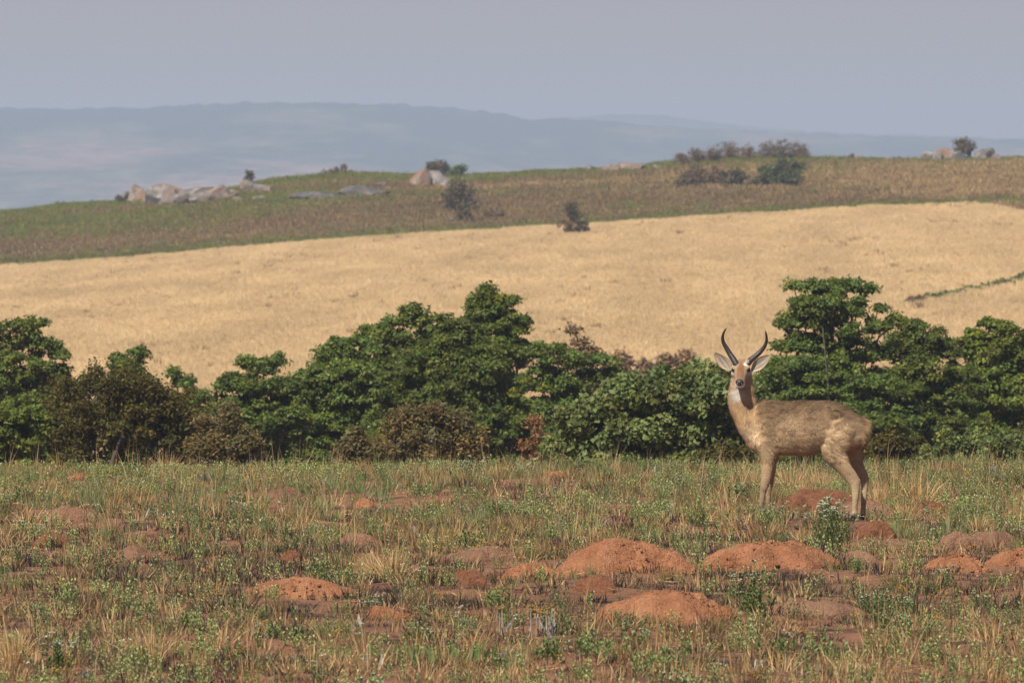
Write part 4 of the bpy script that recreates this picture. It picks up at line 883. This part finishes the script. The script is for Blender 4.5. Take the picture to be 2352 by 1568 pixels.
mound(1455, 1595, 1272, 1326, M_RED, 'low red spill of earth on the right flank of the largest mound', .4, 0, 25)
mound(1152, 1288, 1283, 1332, M_RED, 'red soil mound left of the largest mound', .3, 0, 25)
mound(1318, 1418, 1318, 1372, M_CRUMB, 'pitted brown lump in front of the largest mound', .8)
mound(1380, 1690, 1345, 1428, M_RED, 'broad red soil mound nearest the viewer at centre right', .25, .05, 60)
mound(1640, 1912, 1240, 1312, M_RED, 'red soil mound below the antelope forelegs', .3, .05, 45)
mound(1915, 2010, 1262, 1300, M_BROWN, 'low brown mound right of the white flowered bush', .3)
mound(1968, 2056, 1184, 1240, M_CRUMB, 'pitted brown mound in front of the hind hoof', .8)
mound(1905, 2045, 1150, 1196, M_BROWN, 'smooth brown mound behind the hind hooves', .2, dist=buck_d + 1.25)
mound(1795, 1990, 1124, 1172, M_CRUMB, 'crumbled red earth bank between the antelope legs', .6, 0, 30, dist=buck_d + 2.1)
mound(2100, 2166, 1129, 1170, M_CRUMB, 'crumbly dark red mound right of the antelope', .8)
mound(2158, 2250, 1218, 1266, M_BROWN, 'smooth brown mound at right, left one of a pair', .2)
mound(2225, 2335, 1216, 1262, M_BROWN, 'smooth brown mound at right, right one of a pair', .2)
mound(2122, 2275, 1256, 1312, M_RED, 'red soil mound with pale stones in front of the brown pair', .3, 0, 35)
mound(2275, 2420, 1240, 1305, M_RED, 'red soil mound cut by the right edge of the picture', .3, 0, 30)
mound(1372, 1425, 1132, 1168, M_BROWN, 'small smooth brown mound, left one of a pair in mid plain', .2)
mound(1405, 1465, 1135, 1172, M_BROWN, 'small smooth brown mound, right one of a pair in mid plain', .3)
mound(1258, 1306, 1060, 1086, M_RED, 'reddish mound standing on the skyline of the plain', .2)
mound(1308, 1338, 1078, 1100, M_BROWN, 'small tan mound right of the skyline mound', .3)
mound(1398, 1442, 1104, 1130, M_RED, 'little reddish mound among lime green herbs', .3)
mound(606, 694, 1096, 1145, M_BROWN, 'smooth brown boulder like mound at upper left centre', .2)
mound(812, 860, 1130, 1158, M_RED, 'small reddish mound beside straw in mid plain', .5)
mound(780, 872, 1214, 1262, M_BROWN, 'smooth brown mound left of the big straw tussock', .15)
mound(640, 700, 1258, 1296, M_CRUMB, 'rough dark red lump left of the straw tussock', .7)
mound(258, 362, 1252, 1304, M_BROWN, 'rounded brown mound at lower left', .2)
mound(112, 218, 1159, 1200, M_BROWN, 'flat topped brown mound with orange crust at left', .2)
mound(142, 186, 1098, 1134, M_BROWN, 'small brown mound at upper left', .3)
mound(158, 198, 1072, 1096, M_RED, 'tiny reddish mound near the skyline at left', .3)
mound(570, 815, 1328, 1378, M_RED, 'long low bank of bare red earth at lower left centre', .4, 0, 40)
mound(845, 920, 1386, 1424, M_RED, 'small red mound at bottom centre left', .3)
mound(1030, 1116, 1300, 1350, M_CRUMB, 'pitted dark brown lump right of the straw tussock', .8)
mound(1026, 1185, 1254, 1305, M_BROWN, 'pale brown mound behind the pitted lump', .25)
mound(1762, 1975, 1374, 1418, M_BROWN, 'reddish brown mound at lower right', .4)
mound(1636, 1686, 1109, 1156, M_CRUMB, 'crumbled red earth heap left of the forelegs', .8, 0, 15)
mound(75, 150, 1225, 1262, M_CRUMB, 'low reddish heap above the lower left mound', .6)
# ------------------------------------------------------------------ notable single plants
TUSS = {
 'straw': [tuft_mesh(200+i, 150, .07, (.16, .34), .42, .0050, STRAW, .35) for i in range(3)],
 'brown': [tuft_mesh(210+i, 130, .06, (.12, .27), .30, .0050, BROWN + STRAW[3:] + OLIVE[:1], .25) for i in range(3)],
 'olive': [tuft_mesh(220+i, 130, .06, (.14, .28), .30, .0050, OLIVE + BROWN[:2], .25) for i in range(3)],
 'tall':  [tuft_mesh(230+i, 70, .08, (.30, .62), .22, .0042, STRAW + OLIVE[2:3], .20) for i in range(3)],
 'burnt': [tuft_mesh(240+i, 90, .08, (.04, .12), .45, .0055, BURNT + BROWN[3:], .2) for i in range(3)],
}
PLANTS = []
def near_pos(x, yb): d = row_dist(yb*K); X_ = wx(x*K, d); return X_, d, gz1(X_, d)
def tussock(x, yb, wpx, hpx, kind, label, seed):
    X_, d, z = near_pos(x, yb); o = obj('grass_tussock', TUSS[kind][seed % 3], None, (X_, d, z - .01))
    base_h = {'straw': .29, 'brown': .24, 'olive': .25, 'tall': .55, 'burnt': .1}[kind]; base_w = {'straw': .42, 'brown': .26, 'olive': .26, 'tall': .42, 'burnt': .24}[kind]
    s = hpx*K*d/F/base_h; sw = wpx*K*d/F/base_w; o.scale = (sw, sw, s); o.rotation_euler[2] = seed*1.3
    tag(o, label, 'grass tussock', 'grass tussocks on the plain'); PLANTS.append((X_, d, .06))
tussock(905, 1345, 190, 85, 'straw', 'big pale straw tussock spread out at centre', 1)
tussock(870, 1330, 150, 60, 'straw', 'flattened straw tussock at the left of the big pale one', 2)
tussock(385, 1072, 120, 60, 'straw', 'straw fan tussock standing up on the left skyline', 0)
tussock(448, 1262, 85, 62, 'brown', 'brown upright tussock above the lower left mound', 3)
tussock(2074, 1345, 125, 58, 'olive', 'wide olive brown tussock below the right brown mounds', 4)
tussock(345, 1540, 190, 115, 'straw', 'tall dry straw clump at the bottom left', 5)
tussock(30, 1530, 150, 105, 'straw', 'straw clump in the bottom left corner', 6)
tussock(1660, 1185, 70, 58, 'tall', 'dry stalks left of the antelope forelegs', 7)
tussock(1725, 1125, 90, 62, 'straw', 'straw tussock directly left of the antelope forelegs', 8)
tussock(1820, 1130, 140, 86, 'straw', 'dense straw tussock seen below the antelope belly', 9)
tussock(1890, 1130, 120, 70, 'straw', 'straw tussock behind the near hind leg', 10)
tussock(2050, 1150, 150, 112, 'tall', 'tall dry grass right of the hind legs', 11)
tussock(2110, 1150, 140, 90, 'straw', 'straw tussock farther right of the hind legs', 12)
tussock(2015, 1160, 110, 82, 'straw', 'straw tussock close against the far hind leg', 13)
tussock(1855, 1150, 100, 62, 'straw', 'short straw tuft in front of the red bank between the legs', 40)
tussock(1770, 1160, 80, 60, 'olive', 'olive tussock right behind the forelegs', 41)
tussock(2080, 1180, 130, 60, 'straw', 'low straw tangle right of the mound behind the hooves', 42)
tussock(2150, 1100, 120, 60, 'tall', 'tall straw on the skyline right of the antelope rump', 43)
tussock(1690, 1090, 100, 46, 'olive', 'olive grass tussock on the skyline before the antelope chest', 44)
tussock(1010, 1165, 90, 40, 'brown', 'dark brown tussock in mid plain behind the straw', 14)
tussock(655, 1205, 80, 50, 'brown', 'brown tussock below the smooth boulder like mound', 15)
tussock(585, 1250, 60, 45, 'brown', 'thin brown tussock left of the smooth mound', 16)
tussock(1035, 1262, 120, 90, 'tall', 'tall seeding stalks at centre above the pale brown mound', 17)
tussock(1215, 1240, 110, 60, 'brown', 'brown tussock behind the red mounds at centre', 18)
tussock(1240, 1290, 60, 45, 'olive', 'olive tussock leaning on the left of the largest mound', 19)
tussock(1512, 1290, 34, 30, 'brown', 'brown stub tuft on the right shoulder of the largest mound', 20)
tussock(1530, 1345, 55, 46, 'olive', 'olive tuft between the two largest red mounds', 21)
tussock(1750, 1240, 110, 65, 'brown', 'brown tussock behind the mound below the forelegs', 22)
tussock(1800, 1305, 60, 40, 'brown', 'brown tuft on the front of the mound below the forelegs', 23)
tussock(1475, 1430, 90, 34, 'brown', 'flattened brown tuft on the nearest broad red mound', 24)
tussock(2330, 1215, 90, 95, 'tall', 'tall leaning straw stalks at the right edge', 25)
tussock(2250, 1225, 90, 55, 'straw', 'straw tussock behind the pair of brown mounds', 26)
tussock(265, 1150, 70, 40, 'brown', 'brown tussock near the upper left mounds', 27)
tussock(120, 1120, 60, 36, 'straw', 'small straw tussock at upper left', 28)
tussock(640, 1420, 70, 50, 'brown', 'brown tuft below the long red bank', 29)
tussock(950, 1400, 60, 40, 'olive', 'olive tuft at bottom centre left', 30)
tussock(1640, 1450, 60, 40, 'olive', 'olive tuft at bottom right of the broad red mound', 31)
tussock(1590, 1475, 110, 55, 'brown', 'loose brown tussock near the bottom centre', 32)
tussock(2010, 1480, 80, 45, 'brown', 'brown tussock at the bottom right', 33)
tussock(1440, 1080, 60, 28, 'brown', 'low brown tussock on the skyline beside the small tan mound', 34)
tussock(1555, 1085, 70, 30, 'brown', 'low brown tussock on the skyline below the broad leaved bush', 35)
tussock(2190, 1120, 90, 40, 'olive', 'olive grass on the skyline at the right', 36)

def leafy(x, yb, wpx, hpx, label, pal, seed, flower=None, ns=14, nl=16, ll=.030, lw=.011, name='leafy_plant', group='leafy plants on the plain'):
    X_, d, z = near_pos(x, yb); r = np.random.default_rng(seed); h = hpx*K*d/F; wd = wpx*K*d/F
    root = thing(name, (X_, d, z - .005), label, 'plant', group); parts = []; tips = []
    for i in range(ns):
        s, tip = sprig(r, h, nl, ll, lw, pal, (.12, .14, .05), wd*.35/max(h, .01), r.normal(0, wd*.17, 2), .8); parts.append(s); tips.append(tip)
    obj('foliage', pmesh('foliage', join(*parts)), root)
    if flower:
        fc, fr, k = flower
        for tip in tips:
            if r.uniform() < .75: obj('flower_head', pmesh('flower_head', join(*[disc(r, tip + r.normal(0, fr, 3)*np.array([1, 1, .35]), fr*r.uniform(.5, .9), fc) for q in range(k)]), M_PETAL), root)
    PLANTS.append((X_, d, .06))
WH = (.62, .63, .50)
G2 = [(.15, .22, .065), (.19, .26, .085), (.12, .18, .05)]
leafy(1915, 1270, 120, 108, 'bushy white flowered plant in front of the near hind hoof', [(.25, .32, .11), (.29, .36, .14), (.20, .27, .09)], 301, (WH, .014, 5), 44, 20, .036, .013)
leafy(1722, 1420, 100, 118, 'dark green leafy plant with white heads right of the nearest mound', G2, 302, (WH, .011, 4), 16, 20, .034, .015)
leafy(1605, 1212, 75, 52, 'fresh green bushy herb left of the forelegs', G2, 303, None, 22, 14, .03, .009)
leafy(2022, 1432, 90, 90, 'pale green upright herb at lower right', [(.17, .24, .10), (.14, .20, .08)], 304, ((.45, .5, .25), .01, 3), 14, 18, .03, .013)
leafy(130, 1560, 120, 95, 'dark green plant with two white flower heads at the bottom left', G2, 305, (WH, .012, 4), 16, 16, .04, .012)
leafy(1085, 1092, 60, 52, 'white flowered herb standing on the skyline at centre', GREYG, 306, (WH, .011, 4), 14, 14, .03, .010)
leafy(465, 1080, 60, 44, 'grey green herb on the skyline right of the straw fan', GREYG, 307, (WH, .010, 3), 12, 12, .028, .009)
leafy(690, 1095, 70, 36, 'lime green herb on the skyline above the boulder like mound', LIME, 308, None, 18, 10, .026, .011)
leafy(1445, 1120, 60, 40, 'lime green herb behind the little reddish mound', LIME, 309, None, 16, 10, .026, .011)
leafy(1640, 1120, 60, 42, 'grey green white flowered herb left of the antelope', GREYG, 310, (WH, .009, 3), 12, 12, .026, .009)
leafy(1855, 1215, 60, 44, 'white flowered herb between the antelope feet', GREYG, 311, (WH, .010, 3), 12, 12, .028, .010)
leafy(1790, 1205, 60, 46, 'white flowered herb hiding the forehooves', GREYG, 312, (WH, .010, 3), 12, 12, .028, .010)
leafy(680, 1262, 34, 36, 'small dark green herb above the rough red lump', G2, 313, None, 14, 12, .028, .008)
leafy(860, 1415, 60, 40, 'pale flowered herb at the end of the long red bank', GREYG, 314, (WH, .010, 3), 12, 10, .028, .009)
leafy(90, 1445, 70, 48, 'grey green herb at the lower left', GREYG, 315, None, 14, 12, .032, .010)
leafy(6, 1185, 50, 60, 'green white topped herb cut by the left edge', G2, 316, (WH, .010, 3), 12, 12, .03, .010)
leafy(740, 1345, 80, 60, 'lime green herb left of the big straw tussock', LIME, 317, None, 20, 12, .028, .012)
leafy(1130, 1190, 60, 44, 'dull green herb in mid plain at centre', G2, 318, None, 14, 12, .028, .009)
leafy(2140, 1245, 90, 50, 'green herb patch right of the pitted hind hoof mound', GREYG, 319, None, 18, 12, .028, .009)
# silvery leaves, one by one
sil = leaves(np.random.default_rng(1), np.zeros((1, 3)), np.array([[.06, 0, 1.]]), np.array([[.2, -1., 0]]), np.array([1.0]), np.array([.115]), np.array([SILVER[1]]), .12)
LEAF_ME = pmesh('leaf', sil); STALK_ME = pmesh('stalk', tube([(0, 0, 0), (.02, 0, .5), (0, .01, 1.0)], [.016, .014, .010], 5)[:3] + (np.tile(np.array((.40, .38, .33)), (15, 1)),))
def silver_plant(x, yb, wpx, hpx, nl, label, seed, heads=0):
    X_, d, z = near_pos(x, yb); r = np.random.default_rng(seed); root = thing('silver_leaf_plant', (X_, d, z), label, 'plant', 'silver leaved plants'); wd = wpx*K*d/F; h = hpx*K*d/F
    for i in range(nl):
        o = obj('leaf', LEAF_ME, root, (r.uniform(-.5, .5)*wd, r.uniform(-.3, .3)*wd, 0)); s = h*r.uniform(.55, 1.0); o.scale = (s, s, s); o.rotation_euler = (r.normal(0, .25), r.normal(0, .33), r.normal(0, .8))
    for i in range(heads):
        b_ = np.array([r.uniform(-.5, .5)*wd, r.uniform(-.3, .3)*wd, 0]); o = obj('stalk', STALK_ME, root, b_); s = h*r.uniform(.8, 1.15); o.scale = (.25, .25, s)
        obj('flower_head', pmesh('flower_head', join(*[disc(r, b_ + np.array([0, 0, s]) + r.normal(0, .012, 3)*np.array([1, 1, .3]), .012, (.42, .24, .05)) for q in range(4)]), M_PETAL), root)
    PLANTS.append((X_, d, .05))
silver_plant(1225, 1455, 170, 62, 9, 'large silvery stemmed clump with yellow brown heads at bottom centre', 401, 12)
silver_plant(1835, 1412, 18, 52, 2, 'two tall silver leaves at lower right', 402)
silver_plant(592, 1398, 20, 46, 2, 'two silver leaves at the left end of the long red bank', 403)
silver_plant(785, 1460, 24, 40, 2, 'pale silver leaves below the long red bank', 404)
silver_plant(440, 1120, 30, 30, 3, 'silver leaves near the upper left boulder like mound', 405)
silver_plant(235, 1126, 50, 36, 5, 'row of silver leaves at upper left', 406)
silver_plant(345, 1205, 40, 34, 3, 'silver leaves right of the flat topped mound', 407)
silver_plant(75, 1222, 40, 40, 3, 'silver leaves at the left below the flat topped mound', 408)
silver_plant(1300, 1130, 40, 32, 4, 'silver stems in mid plain below the skyline mound', 409)
silver_plant(740, 1112, 20, 34, 2, 'silver leaf pair on the plain right of the boulder like mound', 410)
silver_plant(860, 1565, 70, 50, 5, 'silver stalks at the bottom edge left of centre', 411)
silver_plant(1720, 1560, 60, 55, 4, 'silver stalks at the bottom edge right of centre', 412)
silver_plant(2160, 1130, 50, 38, 4, 'whitish leaves in the grass right of the antelope', 413)
# green strap leaves at the bottom centre
strap = [pmesh('strap_leaf', leaves(np.random.default_rng(7), np.zeros((1, 3)), np.array([[.08, 0, 1.]]), np.array([[.3, -1., .1]]), np.array([1.0]), np.array([.13]), np.array([c_]), .15)) for c_ in G2 + [(.17, .22, .08)]]
for i, (x, yb, lb) in enumerate([(925, 1530, 'leftmost strap leaved green plant at the bottom centre'), (975, 1545, 'second strap leaved green plant from the left at the bottom'), (1030, 1535, 'middle strap leaved green plant at the bottom'), (1085, 1540, 'strap leaved green plant right of the middle one at the bottom'), (1130, 1530, 'rightmost strap leaved green plant at the bottom centre')]):
    X_, d, z = near_pos(x, yb); r = np.random.default_rng(500+i); root = thing('strap_leaf_plant', (X_, d, z), lb, 'plant', 'strap leaved plants at bottom centre')
    for q in range(13):
        o = obj('leaf', strap[q % 4], root, (r.normal(0, .06), r.normal(0, .06), 0)); s = r.uniform(.07, .145); o.scale = (s, s, s); o.rotation_euler = (r.normal(0, .2), r.normal(0, .3), r.normal(0, .8))

# ------------------------------------------------------------------ uncountable ground cover
MO = np.array(MOUNDS)
def cover(n, mask=None, y0=50, y1=108, front=.56, keep_clear=1.0, crest=0):
    pt = fan_points(n, y0, y1, .047, .8)
    ok = np.ones(len(pt), bool)
    for x, d, sx, sy, h in MO:
        dx = (pt[:, 0]-x)/(sx*1.0); dy = (pt[:, 1]-d)/(sy*1.0)
        ok &= ~((dx*dx + dy*dy < .9*keep_clear) & (rng.uniform(0, 1, len(pt)) < .93))
        lane = (np.abs(pt[:, 0]-x*pt[:, 1]/d) < sx*.95) & (pt[:, 1] < d) & (pt[:, 1] > d - 4.5 - h*8)
        ok &= ~(lane & (rng.uniform(0, 1, len(pt)) < front))
    bl = (np.abs(pt[:, 0]-buck_loc[0]) < .5) & (pt[:, 1] < buck_d) & (pt[:, 1] > buck_d - 3)
    ok &= ~(bl & (rng.uniform(0, 1, len(pt)) < .2))
    pt = pt[ok]
    if mask is not None: pt = pt[rng.uniform(0, 1, len(pt)) < mask(pt[:, 0], pt[:, 1])]
    return pt
def patch(f, seed, lo, hi): return lambda x, y: np.clip((fbm(x*f, y*f*.3, seed, 3) - lo)/(hi-lo), 0, 1)
far = lambda x, y: np.clip((y-62)/30, .12, 1)
def both(*fs):
    def g(x, y):
        o = 1
        for f in fs: o = o*f(x, y)
        return o
    return g
def sc_(n, a, b): return rng.uniform(a, b, n)
gb = [tuft_mesh(600+i, 34, .05, (.05, .13), .42, .0046, BROWN + STRAW[:2] + OLIVE[:1], .25) for i in range(5)]
go_ = [tuft_mesh(610+i, 30, .045, (.05, .13), .35, .0044, OLIVE + GREYG[:1] + GREEN[:1], .2) for i in range(5)]
gs = [tuft_mesh(620+i, 30, .05, (.06, .15), .5, .0044, STRAW, .3) for i in range(4)]
gt = [tuft_mesh(630+i, 7, .04, (.12, .34), .25, .0034, STRAW + BROWN[2:3], .2) for i in range(4)]
gg = [tuft_mesh(640+i, 34, .055, (.06, .15), .3, .0042, GREYG + GREEN, .2) for i in range(4)]
bu = [tuft_mesh(650+i, 40, .07, (.02, .07), .6, .005, BURNT, .2) for i in range(3)]
li = [pmesh('forb', forb(660+i, 5, .10, 10, .023, .0125, LIME, .032)) for i in range(5)]
gf = [pmesh('forb', forb(670+i, 6, .10, 10, .027, .0105, GREEN + GREYG, .03)) for i in range(4)]
yf = [pmesh('forb', forb(680+i, 4, .075, 5, .02, .009, LIME + OLIVE, .03, ((.62, .36, .03), .0085, 2))) for i in range(4)]
of = [pmesh('forb', forb(690+i, 3, .12, 3, .02, .007, SILVER, .02, ((.45, .21, .03), .011, 4), stem=(.36, .34, .28))) for i in range(3)]
wf = [pmesh('forb', forb(700+i, 3, .13, 6, .025, .008, GREYG, .02, ((.66, .66, .56), .009, 3))) for i in range(3)]
bf = [pmesh('forb', forb(710+i, 3, .09, 3, .02, .007, GREYG, .03, ((.27, .30, .62), .006, 2))) for i in range(3)]
pf = [pmesh('forb', forb(715+i, 3, .12, 4, .02, .007, GREYG, .03, ((.40, .22, .50), .010, 2))) for i in range(2)]
sv = [pmesh('forb', silver(720+i, 4, .085)) for i in range(4)]
litter = []
for i in range(3):
    r = np.random.default_rng(730+i); n_ = 16; a_ = r.uniform(0, 6.28, n_)
    litter.append(pmesh('straw_litter', leaves(r, np.column_stack([r.normal(0, .08, (n_, 2)), r.uniform(.004, .02, n_)]), np.column_stack([np.cos(a_), np.sin(a_), r.normal(0, .12, n_)]), np.tile([0, 0, 1.], (n_, 1)) + r.normal(0, .3, (n_, 3)), r.uniform(.04, .12, n_), np.full(n_, .005), np.array(STRAW + BROWN)[r.integers(0, 8, n_)], .1)))
stone = []
for i in range(3):
    me = boulder_mesh('pebble', .014, .012, .009, 740+i, soil_mat('pale_pebble', (.36, .26, .20), (.5, .37, .29), (.6, .47, .40)), sub=2); stone.append(me)
def put(name, label, ms, pts, a, b, **kw): scatter(name, label, ms, pts, sc_(len(pts), a, b), **kw)
put('brown_grass', 'thin brown grass tufts all over the plain', gb, cover(3600, patch(.5, 21., -.45, .35)), .7, 1.35)
put('olive_grass', 'dull olive grass tufts all over the plain', go_, cover(3000, both(patch(.5, 22., -.4, .3), far)), .7, 1.4)
put('straw_grass', 'pale straw tufts scattered on the plain', gs, cover(1150, patch(.6, 23., -.2, .35)), .6, 1.3)
put('tall_straw_stalks', 'single tall dry stalks scattered on the plain', gt, cover(650), .6, 1.2)
put('grey_green_grass', 'soft grey green grass, mostly toward the skyline', gg, cover(3000, both(patch(.35, 24., -.5, .2), lambda x, y: np.clip((y-72)/22, .03, 1))), .7, 1.35)
put('burnt_stubble', 'black burnt grass stubble close to the ground', bu, cover(7500, both(patch(.7, 25., -.35, .3), lambda x, y: np.clip((90-y)/14, .15, 1)), front=.3), .7, 1.5)
put('lime_herbs', 'small lime green leafy herbs', li, cover(7500, both(patch(.6, 26., -.35, .3), lambda x, y: np.clip(.55 + (y-76)/22, .55, 1))), .55, 1.25)
put('green_herbs', 'small darker green leafy herbs', gf, cover(2300, patch(.5, 27., -.3, .35)), .55, 1.25)
put('yellow_flowers', 'little yellow flowers low on the plain', yf, cover(1000, patch(.8, 28., -.2, .4)), .6, 1.2)
put('orange_flowers', 'flat orange brown flower heads on pale stems', of, cover(260, both(patch(.8, 29., -.1, .4), lambda x, y: np.clip((74-y)/10, .15, 1))), .7, 1.2)
put('white_flowers', 'small white flower heads', wf, cover(150, patch(.5, 30., -.3, .4)), .6, 1.2)
put('blue_flowers', 'tiny blue flowers', bf, cover(170, patch(1.2, 31., .0, .35)), .6, 1.1)
put('purple_flowers', 'few small purple flowers', pf, cover(24), .7, 1.1)
put('silver_herbs', 'small silvery leaves among the grass', sv, cover(240, patch(.8, 32., -.1, .4)), .5, 1.1)
st_ = [tuft_mesh(770+i, 26, .06, (.02, .075), .6, .0046, BROWN + STRAW[2:] + BURNT[1:], .3) for i in range(4)]
put('short_stubble', 'short brown stubble covering most of the soil', st_, cover(7500, patch(.9, 34., -.6, .1), front=.25, keep_clear=.75), .7, 1.5)
bl_ = [pmesh('forb', forb(780+i, 9, .12, 11, .040, .016, [(.17, .24, .075), (.20, .27, .09), (.14, .20, .06)], .045, (WH, .008, 2) if i == 0 else None)) for i in range(4)]
put('broad_leaved_herbs', 'bigger bright green leafy herbs in loose patches', bl_, cover(420, patch(.45, 35., -.15, .4)), .6, 1.2)
ds_ = [tuft_mesh(790+i, 60, .11, (.03, .10), .7, .006, [(.075, .055, .04), (.11, .08, .05), (.05, .038, .03), (.15, .11, .06)], .4) for i in range(3)]
put('dark_scrub', 'low dark brown scrubby mats on burnt soil', ds_, cover(1500, both(patch(.5, 36., -.05, .3), lambda x, y: np.clip((84-y)/12, .12, 1)), front=.4), .7, 1.6)
put('straw_litter', 'broken straw lying on the soil', litter, cover(2600, front=.2), .7, 1.4)
clod = [boulder_mesh('soil_clod', .03, .028, .020, 760+i, M_CRUMB if i % 2 else M_BROWN, sub=2) for i in range(4)]
put('soil_clods', 'brown crumbs and clods of soil on the bare ground', clod, cover(3600, patch(.8, 33., -.4, .4), front=.2, keep_clear=.7), .25, 1.0, tilt=.5, z_off=.004)
put('pebbles', 'pale pebbles lying on the soil', stone, cover(700, front=0, keep_clear=.6), .4, 1.3, tilt=.5, z_off=.004)
